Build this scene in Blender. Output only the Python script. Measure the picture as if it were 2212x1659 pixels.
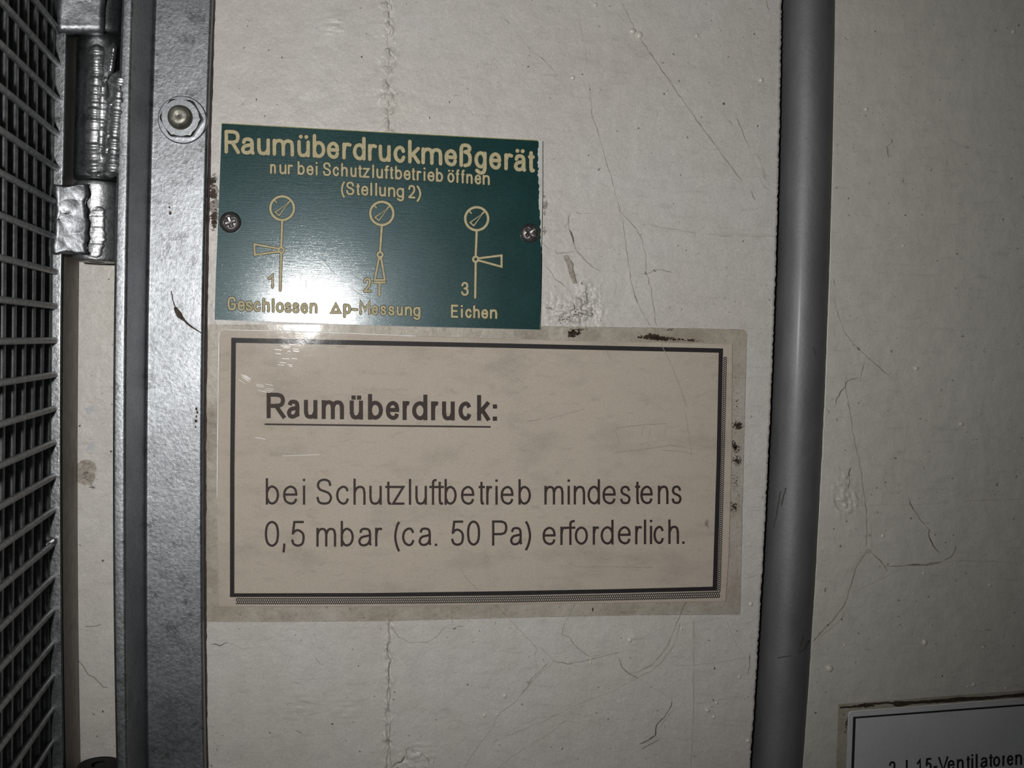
import bpy, math, random
import numpy as np
from mathutils import Vector, Matrix

for o in list(bpy.data.objects):
    bpy.data.objects.remove(o)
sc = bpy.context.scene
COL = sc.collection
random.seed(7)
rng = np.random.default_rng(7)

# ------------------------------------------------------------------ camera
W, H, F = 2212.0, 1659.0, 2268.0          # picture size and focal length in pixels
DIST = 0.385                               # metres from the wall
YAW, PITCH, ROLL = math.radians(7.0), math.radians(-2.3), math.radians(1.6)
cam = bpy.data.objects.new('camera', bpy.data.cameras.new('camera'))
COL.objects.link(cam)
cam.data.sensor_width = 36.0
cam.data.lens = 36.0 * F / W
cam.data.clip_start = 0.005
cam.data.clip_end = 20
RM = (Matrix.Rotation(-YAW, 3, 'Z') @ Matrix.Rotation(math.pi / 2 + PITCH, 3, 'X') @ Matrix.Rotation(ROLL, 3, 'Z'))
CP = Vector((0.0, -DIST, 1.5))
cam.matrix_world = Matrix.Translation(CP) @ RM.to_4x4()
sc.camera = cam
RMN = np.array(RM)
CPN = np.array(CP)


def ray(px, py):
    px = np.asarray(px, float); py = np.asarray(py, float)
    d = np.stack([(px - W / 2) / F, -(py - H / 2) / F, -np.ones_like(px + py)], -1)
    return d @ RMN.T


def P(px, py, h=0.0):
    """point of the wall plane (raised by h towards the room) for a measured position"""
    px, py, h = np.broadcast_arrays(np.asarray(px, float), np.asarray(py, float), np.asarray(h, float))
    d = ray(px, py)
    t = (-h - CPN[1]) / d[..., 1]
    return CPN + d * t[..., None]


# ------------------------------------------------------------------ light
world = bpy.data.worlds.new('world')
sc.world = world
world.use_nodes = True
world.node_tree.nodes['Background'].inputs[0].default_value = (0.75, 0.78, 0.8, 1)
world.node_tree.nodes['Background'].inputs[1].default_value = 0.012

fl = bpy.data.lights.new('flash', 'SPOT')
fl.energy = 4.35
fl.shadow_soft_size = 0.006
fl.spot_size = math.radians(89)
fl.spot_blend = 1.0
fl.color = (1.0, 0.985, 0.96)
flo = bpy.data.objects.new('flash', fl)
COL.objects.link(flo)
foot = P(478, 625)
flo.location = (foot[0], -DIST + 0.01, foot[2])
aim = P(900, 520)
flo.rotation_euler = (Vector(aim) - flo.location).to_track_quat('-Z', 'Y').to_euler()

sc.view_settings.view_transform = 'Standard'
sc.view_settings.look = 'None'
sc.view_settings.gamma = 1
sc.view_settings.use_curve_mapping = False
sc.view_settings.exposure = 0.0

# ------------------------------------------------------------------ helpers


def tag(o, label=None, cat=None, group=None, kind=None):
    if label: o['label'] = label
    if cat: o['category'] = cat
    if group: o['group'] = group
    if kind: o['kind'] = kind
    return o


def empty(name, loc, label, cat, group=None):
    o = bpy.data.objects.new(name, None)
    o.empty_display_size = 0.01
    COL.objects.link(o)
    o.location = [float(v) for v in loc]
    return tag(o, label, cat, group)


def root_loc(parent):
    l = Vector((0, 0, 0))
    while parent is not None:
        l += parent.location
        parent = parent.parent
    return np.array(l)


def mk(name, verts, faces, mat, parent=None, smooth=False, loc=None, bevel=0, seg=2):
    """ONE mesh object from world coordinates"""
    v = np.asarray(verts, float).reshape(-1, 3)
    if loc is None:
        loc = np.zeros(3) if parent is not None else v.mean(0)
    me = bpy.data.meshes.new(name)
    base = root_loc(parent)
    if parent is None:
        v = v - loc
    else:
        v = v - base
    me.from_pydata(v.tolist(), [], [tuple(int(i) for i in f) for f in faces])
    me.materials.append(mat)
    if smooth:
        me.polygons.foreach_set('use_smooth', [True] * len(me.polygons))
    me.update()
    o = bpy.data.objects.new(name, me)
    COL.objects.link(o)
    if parent is not None:
        o.parent = parent
    else:
        o.location = loc
    if bevel:
        b = o.modifiers.new('bevel', 'BEVEL')
        b.width = bevel; b.segments = seg; b.limit_method = 'ANGLE'; b.angle_limit = math.radians(35)
        me.polygons.foreach_set('use_smooth', [True] * len(me.polygons))
        for a in ('NORMAL',):
            w = o.modifiers.new('wn', 'WEIGHTED_NORMAL'); w.keep_sharp = False
    return o


class MB:
    def __init__(s): s.v = []; s.f = []; s.k = 0

    def add(s, v, f):
        n = len(s.v)
        v = np.array(v, float).reshape(-1, 3)
        if len(v) < 400 and s.k is not None:      # overlapping strokes lie a hair above one another
            s.k += 1
            v[:, 1] -= (s.k % 22) * 1.6e-6
        s.v.extend([tuple(p) for p in v])
        s.f.extend([tuple(i + n for i in q) for q in f])


def lattice(seed, nx=64, ny=64):
    return np.random.default_rng(seed).random((nx, ny)) * 2 - 1


_L = [lattice(s) for s in range(12)]


def vnoise(x, y, k=0):
    x = np.asarray(x, float); y = np.asarray(y, float)
    L = _L[k % 12]
    xi = np.floor(x).astype(int); yi = np.floor(y).astype(int)
    fx = x - xi; fy = y - yi
    fx = fx * fx * (3 - 2 * fx); fy = fy * fy * (3 - 2 * fy)
    a = L[xi % 64, yi % 64]; b = L[(xi + 1) % 64, yi % 64]
    c = L[xi % 64, (yi + 1) % 64]; d = L[(xi + 1) % 64, (yi + 1) % 64]
    return (a * (1 - fx) + b * fx) * (1 - fy) + (c * (1 - fx) + d * fx) * fy


def fbm(x, y, k=0, o=3):
    r = 0; a = 1.0
    for i in range(o):
        r = r + a * vnoise(x * 2 ** i + 3.7 * i, y * 2 ** i + 1.3 * i, k + i)
        a *= 0.5
    return r


# ------------------------------------------------------------------ materials


def nodes(name):
    m = bpy.data.materials.new(name)
    m.use_nodes = True
    nt = m.node_tree
    b = nt.nodes['Principled BSDF']
    tc = nt.nodes.new('ShaderNodeTexCoord')
    return m, nt, b, tc


def N(nt, tc, scale, detail=3, rough=.55, stretch=None):
    n = nt.nodes.new('ShaderNodeTexNoise')
    n.inputs['Scale'].default_value = scale
    n.inputs['Detail'].default_value = detail
    n.inputs['Roughness'].default_value = rough
    if stretch:
        mp = nt.nodes.new('ShaderNodeMapping')
        mp.inputs['Scale'].default_value = stretch
        nt.links.new(tc.outputs['Object'], mp.inputs['Vector'])
        nt.links.new(mp.outputs[0], n.inputs['Vector'])
    else:
        nt.links.new(tc.outputs['Object'], n.inputs['Vector'])
    return n


def ramp(nt, src, stops):
    r = nt.nodes.new('ShaderNodeValToRGB')
    cr = r.color_ramp
    cr.elements[0].position = stops[0][0]; cr.elements[0].color = (*stops[0][1], 1)
    cr.elements[1].position = stops[-1][0]; cr.elements[1].color = (*stops[-1][1], 1)
    for p, c in stops[1:-1]:
        e = cr.elements.new(p); e.color = (*c, 1)
    nt.links.new(src, r.inputs[0])
    return r.outputs[0]


def mul(nt, a, b, fac=1.0, mode='MULTIPLY'):
    m = nt.nodes.new('ShaderNodeMix')
    m.data_type = 'RGBA'; m.blend_type = mode
    m.inputs[0].default_value = fac
    for s, i in ((a, 6), (b, 7)):
        if isinstance(s, tuple): m.inputs[i].default_value = (*s, 1)
        else: nt.links.new(s, m.inputs[i])
    return m.outputs[2]


def bump(nt, b, src, dist, strength=1.0, prev=None):
    n = nt.nodes.new('ShaderNodeBump')
    n.inputs['Distance'].default_value = dist
    n.inputs['Strength'].default_value = strength
    nt.links.new(src, n.inputs['Height'])
    if prev is not None: nt.links.new(prev, n.inputs['Normal'])
    nt.links.new(n.outputs[0], b.inputs['Normal'])
    return n.outputs[0]


def g(v): return (v, v, v)


def mat_wall(name, base, warm, spec=0.35, rough=0.42):
    m, nt, b, tc = nodes(name)
    big = N(nt, tc, 22, 4)
    c = ramp(nt, big.outputs[0], [(.35, base), (.68, warm)])
    mid = N(nt, tc, 140, 4)
    c = mul(nt, c, ramp(nt, mid.outputs[0], [(.35, g(.93)), (.65, g(1.0))]))
    grain = N(nt, tc, 2600, 2)
    c = mul(nt, c, ramp(nt, grain.outputs[0], [(.3, g(.86)), (.7, g(1.06))]))
    sp = N(nt, tc, 520, 2)
    c = mul(nt, c, ramp(nt, sp.outputs[0], [(.255, g(.45)), (.29, g(1))]))
    hz = N(nt, tc, 90, 4, .6, (1, 1, 6))
    c = mul(nt, c, ramp(nt, hz.outputs[0], [(.28, g(.88)), (.45, g(1))]))
    nt.links.new(c, b.inputs['Base Color'])
    b.inputs['Roughness'].default_value = rough
    b.inputs['Specular IOR Level'].default_value = spec
    f1 = N(nt, tc, 900, 3)
    p = bump(nt, b, f1.outputs[0], .00006)
    bump(nt, b, mid.outputs[0], .0006, 1, p)
    return m


M_WALL = mat_wall('cream_wall_paint', (.60, .57, .545), (.565, .54, .49))
M_WALL_R = mat_wall('cream_wall_paint_aged', (.58, .565, .51), (.545, .53, .475))


def simple(name, col, rough=.5, metal=0.0, var=.15, vs=300, bs=800, bd=.00005, spec=.5, fine=0.0):
    m, nt, b, tc = nodes(name)
    n = N(nt, tc, vs, 4)
    c = mul(nt, col, ramp(nt, n.outputs[0], [(.3, g(1 - var)), (.7, g(1 + var))]))
    if fine:
        n2 = N(nt, tc, 2600, 2)
        c = mul(nt, c, ramp(nt, n2.outputs[0], [(.3, g(1 - fine)), (.7, g(1 + fine))]))
    nt.links.new(c, b.inputs['Base Color'])
    b.inputs['Roughness'].default_value = rough
    b.inputs['Metallic'].default_value = metal
    b.inputs['Specular IOR Level'].default_value = spec
    if bd:
        n3 = N(nt, tc, bs, 3)
        bump(nt, b, n3.outputs[0], bd)
    return m


def mat_galv(name, col, rough, bd=.00010, bs=900, metal=1.0):
    m, nt, b, tc = nodes(name)
    big = N(nt, tc, 60, 5)
    c = ramp(nt, big.outputs[0], [(.3, tuple(v * .8 for v in col)), (.7, tuple(min(1, v * 1.12) for v in col))])
    sp = N(nt, tc, 900, 3, .7)
    c = mul(nt, c, ramp(nt, sp.outputs[0], [(.34, g(.72)), (.6, g(1.08))]))
    sp2 = N(nt, tc, 160, 5, .7)
    c = mul(nt, c, ramp(nt, sp2.outputs[0], [(.33, g(.62)), (.44, g(1))]))
    nt.links.new(c, b.inputs['Base Color'])
    b.inputs['Metallic'].default_value = metal
    r = nt.nodes.new('ShaderNodeMapRange')
    r.inputs[3].default_value = rough - .08; r.inputs[4].default_value = rough + .1
    nt.links.new(sp2.outputs[0], r.inputs[0]); nt.links.new(r.outputs[0], b.inputs['Roughness'])
    n3 = N(nt, tc, bs, 4, .6)
    p = bump(nt, b, n3.outputs[0], bd)
    n4 = N(nt, tc, 120, 4)
    bump(nt, b, n4.outputs[0], .00015, .6, p)
    return m


M_GALV = mat_galv('galvanised_steel', (.27, .282, .295), .44, metal=.95)
M_GALV_D = mat_galv('door_steel', (.30, .31, .32), .36)
M_WELD = mat_galv('weld_steel', (.50, .51, .52), .45, .00022, 600)
M_WIRE = simple('wire_steel', (.235, .24, .245), .52, 1.0, .3, 500, 900, .00002)
M_BROWN = simple('brown_steel_side', (.34, .30, .26), .6, .0, .25, 180, 800, .00008, .2, .12)
M_BOLT = simple('zinc_bolt', (.38, .40, .42), .33, .95, .15, 400, 900, .00004)
M_BOLT_D = simple('grimy_bolt_end', (.20, .195, .165), .45, .6, .35, 500, 900, .0001)
M_DARK = simple('near_black', (.012, .012, .012), .8, 0, .2)  # near black, paints in the deep shade of groove and enclosure
M_SHADOWGAP = simple('rusty_shadow_gap', (.035, .022, .02), .8, 0, .5, 400)
M_PIPE = None
M_CREAM = simple('engraving_cream', (.45, .40, .25), .6, 0, .12, 900, 1500, .00004, .12, .1)
M_OUTL = simple('engraving_edge', (.05, .05, .025), .6, 0, .3, 1500, 800, 0, .08)
M_INK = simple('black_print', (.022, .02, .022), .6, 0, .5, 3000, 800, 0, .3)
M_INK2 = simple('dark_print', (.045, .03, .028), .6, 0, .3, 3000, 800, 0, .3)
M_CR = [simple('crack_faint', (.43, .405, .36), .6, 0, .1, 900, 800, 0, .2),
        simple('crack_mid', (.31, .285, .25), .6, 0, .25, 900, 800, 0, .2),
        simple('crack_dark', (.15, .13, .115), .7, 0, .4, 900, 800, 0, .2)]
M_MOULD = simple('dark_mould', (.07, .055, .045), .8, 0, .5, 900, 800, 0, .1)
M_MOULD2 = simple('grey_stain', (.30, .275, .25), .8, 0, .3, 900, 800, 0, .1)
M_PATCH = simple('bare_plaster', (.33, .30, .26), .9, 0, .35, 700, 900, .0003, .1)
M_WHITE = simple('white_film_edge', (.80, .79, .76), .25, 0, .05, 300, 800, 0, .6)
M_SCREW = simple('dull_screw_steel', (.15, .14, .14), .36, .8, .25, 700, 900, .00005)
M_PIPE, nt, b, tc = nodes('grey_pipe_paint')
n = N(nt, tc, 60, 4, .6, (1, 1, .35))
c = ramp(nt, n.outputs[0], [(.3, (.135, .135, .14)), (.7, (.205, .205, .215))])
n = N(nt, tc, 2600, 2)
c = mul(nt, c, ramp(nt, n.outputs[0], [(.3, g(.9)), (.7, g(1.08))]))
nt.links.new(c, b.inputs['Base Color'])
b.inputs['Roughness'].default_value = .58
b.inputs['Metallic'].default_value = .5
b.inputs['Coat Weight'].default_value = .06
b.inputs['Coat Roughness'].default_value = .2
n = N(nt, tc, 500, 3); bump(nt, b, n.outputs[0], .00008)

# green enamel plate: dark teal lacquer over brushed metal
M_GREEN, nt, b, tc = nodes('green_brushed_enamel')
n = N(nt, tc, 60, 4)
c = ramp(nt, n.outputs[0], [(.3, (.005, .031, .029)), (.7, (.008, .042, .040))])
n = N(nt, tc, 700, 4, .7)
c = mul(nt, c, ramp(nt, n.outputs[0], [(.3, g(.85)), (.7, g(1.12))]))
nt.links.new(c, b.inputs['Base Color'])
b.inputs['Roughness'].default_value = .28
b.inputs['Specular IOR Level'].default_value = .22
b.inputs['Specular Tint'].default_value = (.75, .9, 1, 1)
b.inputs['Coat Weight'].default_value = .5
b.inputs['Coat Roughness'].default_value = .11
n = N(nt, tc, 160, 5, .75, (1, 1, 22))
p = bump(nt, b, n.outputs[0], .00003)
n = N(nt, tc, 20, 2)
bump(nt, b, n.outputs[0], .0003, 1, p)
n = N(nt, tc, 160, 5, .75, (1, 1, 22))
cb = nt.nodes.new('ShaderNodeBump'); cb.inputs['Distance'].default_value = .000013
nt.links.new(n.outputs[0], cb.inputs['Height']); nt.links.new(cb.outputs[0], b.inputs['Coat Normal'])

# aged paper
M_PAPER, nt, b, tc = nodes('yellowed_paper')
n = N(nt, tc, 35, 5, .6, (1, 1, 2))
c = ramp(nt, n.outputs[0], [(.33, (.48, .43, .38)), (.5, (.565, .505, .445)), (.75, (.575, .515, .45))])
n = N(nt, tc, 110, 5, .7, (1, 1, 3))
c = mul(nt, c, ramp(nt, n.outputs[0], [(.30, g(.86)), (.45, g(1))]))
n = N(nt, tc, 2400, 2)
c = mul(nt, c, ramp(nt, n.outputs[0], [(.3, g(.88)), (.7, g(1.06))]))
nt.links.new(c, b.inputs['Base Color'])
b.inputs['Roughness'].default_value = .7
b.inputs['Specular IOR Level'].default_value = .2
M_PAPER2 = simple('cool_white_paper', (.50, .51, .52), .7, 0, .06, 60, 800, 0, .2, .08)

# clear laminate: lets the wall and the paper show through, reflects like plastic
M_FILM = bpy.data.materials.new('clear_laminate')
M_FILM.use_nodes = True
nt = M_FILM.node_tree
nt.nodes.remove(nt.nodes['Principled BSDF'])
out = nt.nodes['Material Output']
tc = nt.nodes.new('ShaderNodeTexCoord')
tr = nt.nodes.new('ShaderNodeBsdfTransparent')
n = N(nt, tc, 45, 5, .65)
c = ramp(nt, n.outputs[0], [(.32, (.74, .71, .66)), (.5, (.87, .85, .81)), (.7, (.94, .93, .90))])
n2 = N(nt, tc, 500, 4, .7)
c = mul(nt, c, ramp(nt, n2.outputs[0], [(.3, g(.88)), (.45, g(1))]))
nt.links.new(c, tr.inputs[0])
gl = nt.nodes.new('ShaderNodeBsdfGlossy')
gl.inputs['Roughness'].default_value = .07
n3 = N(nt, tc, 700, 3)
bp = nt.nodes.new('ShaderNodeBump'); bp.inputs['Distance'].default_value = .00001
nt.links.new(n3.outputs[0], bp.inputs['Height'])
n4 = N(nt, tc, 60, 2)
bp2 = nt.nodes.new('ShaderNodeBump'); bp2.inputs['Distance'].default_value = .00015
nt.links.new(n4.outputs[0], bp2.inputs['Height']); nt.links.new(bp.outputs[0], bp2.inputs['Normal'])
nt.links.new(bp2.outputs[0], gl.inputs['Normal'])
mx = nt.nodes.new('ShaderNodeMixShader')
fr = nt.nodes.new('ShaderNodeFresnel'); fr.inputs[0].default_value = 1.5
nt.links.new(fr.outputs[0], mx.inputs[0])
nt.links.new(tr.outputs[0], mx.inputs[1]); nt.links.new(gl.outputs[0], mx.inputs[2])
nt.links.new(mx.outputs[0], out.inputs[0])
# the clear film over paper is cleaner than over the wall
M_FILM_IN = M_FILM.copy(); M_FILM_IN.name = 'clear_laminate_over_paper'
for nd in M_FILM_IN.node_tree.nodes:
    if nd.type == 'VALTORGB':
        for e in nd.color_ramp.elements:
            e.color = (.97, .965, .955, 1)

# ------------------------------------------------------------------ measured upright lines (x as a function of y)


def fit(pts, deg=2):
    p = np.polyfit([a for a, _ in pts], [b for _, b in pts], deg)
    return lambda y: np.polyval(p, y)


BAR_L = fit([(0, 120), (400, 113), (780, 106), (1000, 104), (1240, 104), (1659, 111)])
BAR_R = fit([(0, 145), (400, 138), (570, 134), (780, 131), (1000, 130), (1240, 131), (1450, 134), (1659, 139)])
BRN_R = fit([(0, 182), (570, 168), (780, 165), (1000, 164), (1240, 165.5), (1659, 171)])
TIP_L = fit([(0, 263), (380, 248), (780, 243.5), (1000, 242), (1240, 244), (1659, 249)])
TIP_R = fit([(0, 288), (380, 278), (780, 272), (1000, 270), (1240, 272), (1659, 276)])
ROOT = fit([(0, 334), (380, 323), (780, 316), (1000, 313), (1240, 314), (1659, 318)])
FACE_R = fit([(0, 458), (380, 446), (780, 438), (1000, 437), (1240, 436.5), (1659, 443)])
EDGE_R = fit([(0, 465), (380, 454), (780, 447), (1000, 445.6), (1240, 444.6), (1659, 449.5)])
GAP_L = fit([(0, 1688), (330, 1683), (620, 1674.5), (900, 1662), (1200, 1649), (1659, 1620)])
GAP_R = fit([(0, 1802), (620, 1791.5), (700, 1787), (1000, 1773.6), (1300, 1757.5), (1659, 1733.6)])
Y0, Y1 = -330.0, 1990.0

# ------------------------------------------------------------------ wall relief


def gauss(x, y, cx, cy, sx, sy): return np.exp(-((x - cx) / sx) ** 2 - ((y - cy) / sy) ** 2)


def relief(x, y):
    """height of the plaster above the wall plane in metres"""
    x = np.asarray(x, float); y = np.asarray(y, float)
    h = 0.00006 * fbm(x / 160, y / 160, 0, 2)
    # vertical joint with lumps of filler, above and below the notices
    m = np.clip((292 - y) / 8, 0, 1) + np.clip((y - 1338) / 8, 0, 1)
    cx = 838 + 4 * fbm(x * 0, y / 26, 2, 2)
    d = (x - cx)
    lump = np.clip(.25 + fbm(x / 9, y / 11, 4, 3), 0, 1.5)
    up = y < 700
    amp = np.where(up, .0014, .0009)
    wd = np.where(up, 11 + 4 * vnoise(y / 18, y * 0, 6), 8)
    h = h + m * amp * lump * np.exp(-(d / wd) ** 2)
    h = h - m * np.where(up, .0004, .0009) * np.exp(-((d - 3) / 3.5) ** 2)
    # torn plaster right of the green plate
    k = gauss(x, y, 1243, 672, 48, 30) + .6 * gauss(x, y, 1262, 640, 22, 30)
    h = h + k * .0026 * np.abs(fbm(x / 13, y / 13, 1, 3)) - k * .0006
    # knocks and craters
    for (a, b_, r, A) in ((720, 52, 20, .0010), (1366, 1378, 13, .0008), (745, 1530, 24, .0005), (640, 1528, 36, .0004),
                          (1830, 1086, 26, .0012), (1822, 1045, 24, .0007), (900, 1650, 40, .0009)):
        k = gauss(x, y, a, b_, r, r)
        h = h + k * A * np.abs(fbm(x / 12, y / 12, 3, 3))
        h = h + .25 * A * (k - gauss(x, y, a - 3, b_ + 2, r * .65, r * .65))
    # faint upright crease low down
    h = h + .00012 * np.exp(-((x - 1497) / 8) ** 2) * np.clip((y - 1335) / 20, 0, 1)
    return h
    return h


def axis(segs):
    r = []
    for a, b_, s in segs:
        r.extend(np.arange(a, b_, s))
    r.append(segs[-1][1])
    return np.array(r, float)


def sheet(name, xx, yv, mat, label, depth):
    """xx: rows x columns of measured positions; lit face with relief and edges turned back"""
    ny, nu = xx.shape
    yy = np.repeat(yv[:, None], nu, 1)
    h = relief(xx, yy)
    v = P(xx, yy, 0); v[..., 1] -= h
    # edge loops turned back into the wall
    lft = v[:, :1].copy(); lft[..., 1] = depth
    rgt = v[:, -1:].copy(); rgt[..., 1] = depth
    v = np.concatenate([lft, v, rgt], 1)
    n = nu + 2
    i = np.arange(ny - 1)[:, None] * n + np.arange(n - 1)[None]
    q = np.stack([i, i + n, i + n + 1, i + 1], -1).reshape(-1, 4)
    v = v.reshape(-1, 3)
    loc = v.mean(0); v = v - loc
    me = bpy.data.meshes.new(name)
    me.vertices.add(len(v)); me.vertices.foreach_set('co', v.ravel())
    me.loops.add(q.size); me.loops.foreach_set('vertex_index', q.ravel().astype(np.int32))
    me.polygons.add(len(q))
    me.polygons.foreach_set('loop_start', np.arange(0, q.size, 4, dtype=np.int32))
    me.update(calc_edges=True)
    me.validate()
    me.materials.append(mat)
    sm = np.ones((ny - 1, n - 1), bool); sm[:, 0] = False; sm[:, -1] = False
    me.polygons.foreach_set('use_smooth', sm.ravel())
    o = bpy.data.objects.new(name, me); COL.objects.link(o); o.location = loc
    return tag(o, label, None, None, 'structure')


X_A = 150.0
cols = axis([(X_A, 812, 9), (812, 866, 1.6), (866, 1175, 6), (1175, 1312, 2.2), (1312, 1690, 6)])
rows = axis([(Y0, 0, 8), (0, 294, 2.2), (294, 560, 3), (560, 720, 2.2), (720, 1330, 3.5), (1330, 1660, 2.4), (1660, Y1, 8)])
xr = GAP_L(rows) + 1.1 * fbm(rows / 5, rows * 0, 7, 3)
xx = np.repeat(cols[None], len(rows), 0)
k = np.clip((xx - 1400) / 290, 0, None)
xx = np.where(xx > 1400, 1400 + k * (xr[:, None] - 1400), xx)
WALL = sheet('wall_back', xx, rows, M_WALL,
             'cream painted plaster wall between the galvanised steel angle and the grey pipe', .030)
cols = axis([(0, 170, 3), (170, 1100, 12)])
rows = axis([(Y0, 980, 12), (980, 1130, 2.5), (1130, Y1, 12)])
xl = GAP_R(rows) + .6 * fbm(rows / 20, rows * 0, 5, 2)
xx = xl[:, None] + cols[None]
WALL_R = sheet('wall_right', xx, rows, M_WALL_R,
               'cream painted wall panel to the right of the grey pipe', .030)


def quadwall(name, pts, mat, label):
    o = mk(name, pts, [(0, 1, 2, 3)], mat)
    return tag(o, label, None, None, 'structure')


# bottom of the groove behind the pipe, and the inside of the mesh enclosure on the left, shade painted near black
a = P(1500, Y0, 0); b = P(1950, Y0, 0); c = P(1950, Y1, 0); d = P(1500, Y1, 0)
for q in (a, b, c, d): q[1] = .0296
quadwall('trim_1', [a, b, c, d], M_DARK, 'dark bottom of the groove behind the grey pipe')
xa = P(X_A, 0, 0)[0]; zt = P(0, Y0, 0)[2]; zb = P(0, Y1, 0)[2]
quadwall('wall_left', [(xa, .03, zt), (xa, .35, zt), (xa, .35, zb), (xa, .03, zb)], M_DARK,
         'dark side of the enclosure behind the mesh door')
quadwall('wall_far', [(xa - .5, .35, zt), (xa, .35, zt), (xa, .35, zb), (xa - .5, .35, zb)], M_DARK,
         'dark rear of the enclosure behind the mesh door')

# ------------------------------------------------------------------ strokes


def catmull(pts, n=7, closed=False):
    p = [np.array(q, float) for q in pts]
    if len(p) < 3: return p
    ext = [p[-1]] + p + [p[0], p[1]] if closed else [2 * p[0] - p[1]] + p + [2 * p[-1] - p[-2]]
    out_ = []
    for i in range(1, len(ext) - 2):
        a, b, c, d = ext[i - 1:i + 3]
        for k in range(n):
            t = k / n
            out_.append(.5 * ((2 * b) + (c - a) * t + (2 * a - 5 * b + 4 * c - d) * t * t + (3 * b - a - 3 * c + d) * t ** 3))
    out_.append(ext[-2])
    return out_


def stroke(mb, pts, w, conv, rnd=True, sq=False):
    """ribbon of width w (pixel units) along pts, conv turns (n,2) into (n,3)"""
    p = [np.array(q, float) for q in pts]
    q = [p[0]]
    for a in p[1:]:
        if np.linalg.norm(a - q[-1]) > 1e-4: q.append(a)
    p = q
    if len(p) == 1:
        t = np.linspace(0, 2 * math.pi, 13)[:-1]
        c = np.stack([p[0][0] + w / 2 * np.cos(t), p[0][1] + w / 2 * np.sin(t)], -1)
        mb.add(conv(c), [tuple(range(12))]); return
    ww = w if np.ndim(w) else [w] * len(p)
    if sq:
        d = p[0] - p[1]; p[0] = p[0] + d / np.linalg.norm(d) * ww[0] / 2
        d = p[-1] - p[-2]; p[-1] = p[-1] + d / np.linalg.norm(d) * ww[-1] / 2
    L = []; R = []
    n = len(p)
    closed = n > 3 and np.linalg.norm(p[0] - p[-1]) < 1e-3
    for i in range(n):
        a = p[i - 1] if i > 0 else (p[-2] if closed else p[0])
        c = p[i + 1] if i < n - 1 else (p[1] if closed else p[-1])
        d1 = p[i] - a; d2 = c - p[i]
        l1 = np.linalg.norm(d1); l2 = np.linalg.norm(d2)
        d1 = d1 / l1 if l1 > 1e-9 else d2 / l2
        d2 = d2 / l2 if l2 > 1e-9 else d1
        t = d1 + d2
        lt = np.linalg.norm(t)
        t = t / lt if lt > 1e-6 else d1
        nn = np.array([-t[1], t[0]])
        k = 1 / max(.5, abs(nn @ np.array([-d1[1], d1[0]])))
        L.append(p[i] + nn * ww[i] / 2 * k); R.append(p[i] - nn * ww[i] / 2 * k)
    v = conv(np.array(L + R))
    mb.add(v, [(i, i + 1, n + i + 1, n + i) for i in range(n - 1)])
    if rnd:
        for e in (p[0], p[-1]):
            t = np.linspace(0, 2 * math.pi, 11)[:-1]
            r = (ww[0] if e is p[0] else ww[-1]) / 2
            mb.add(conv(np.stack([e[0] + r * np.cos(t), e[1] + r * np.sin(t)], -1)), [tuple(range(10))])


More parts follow.
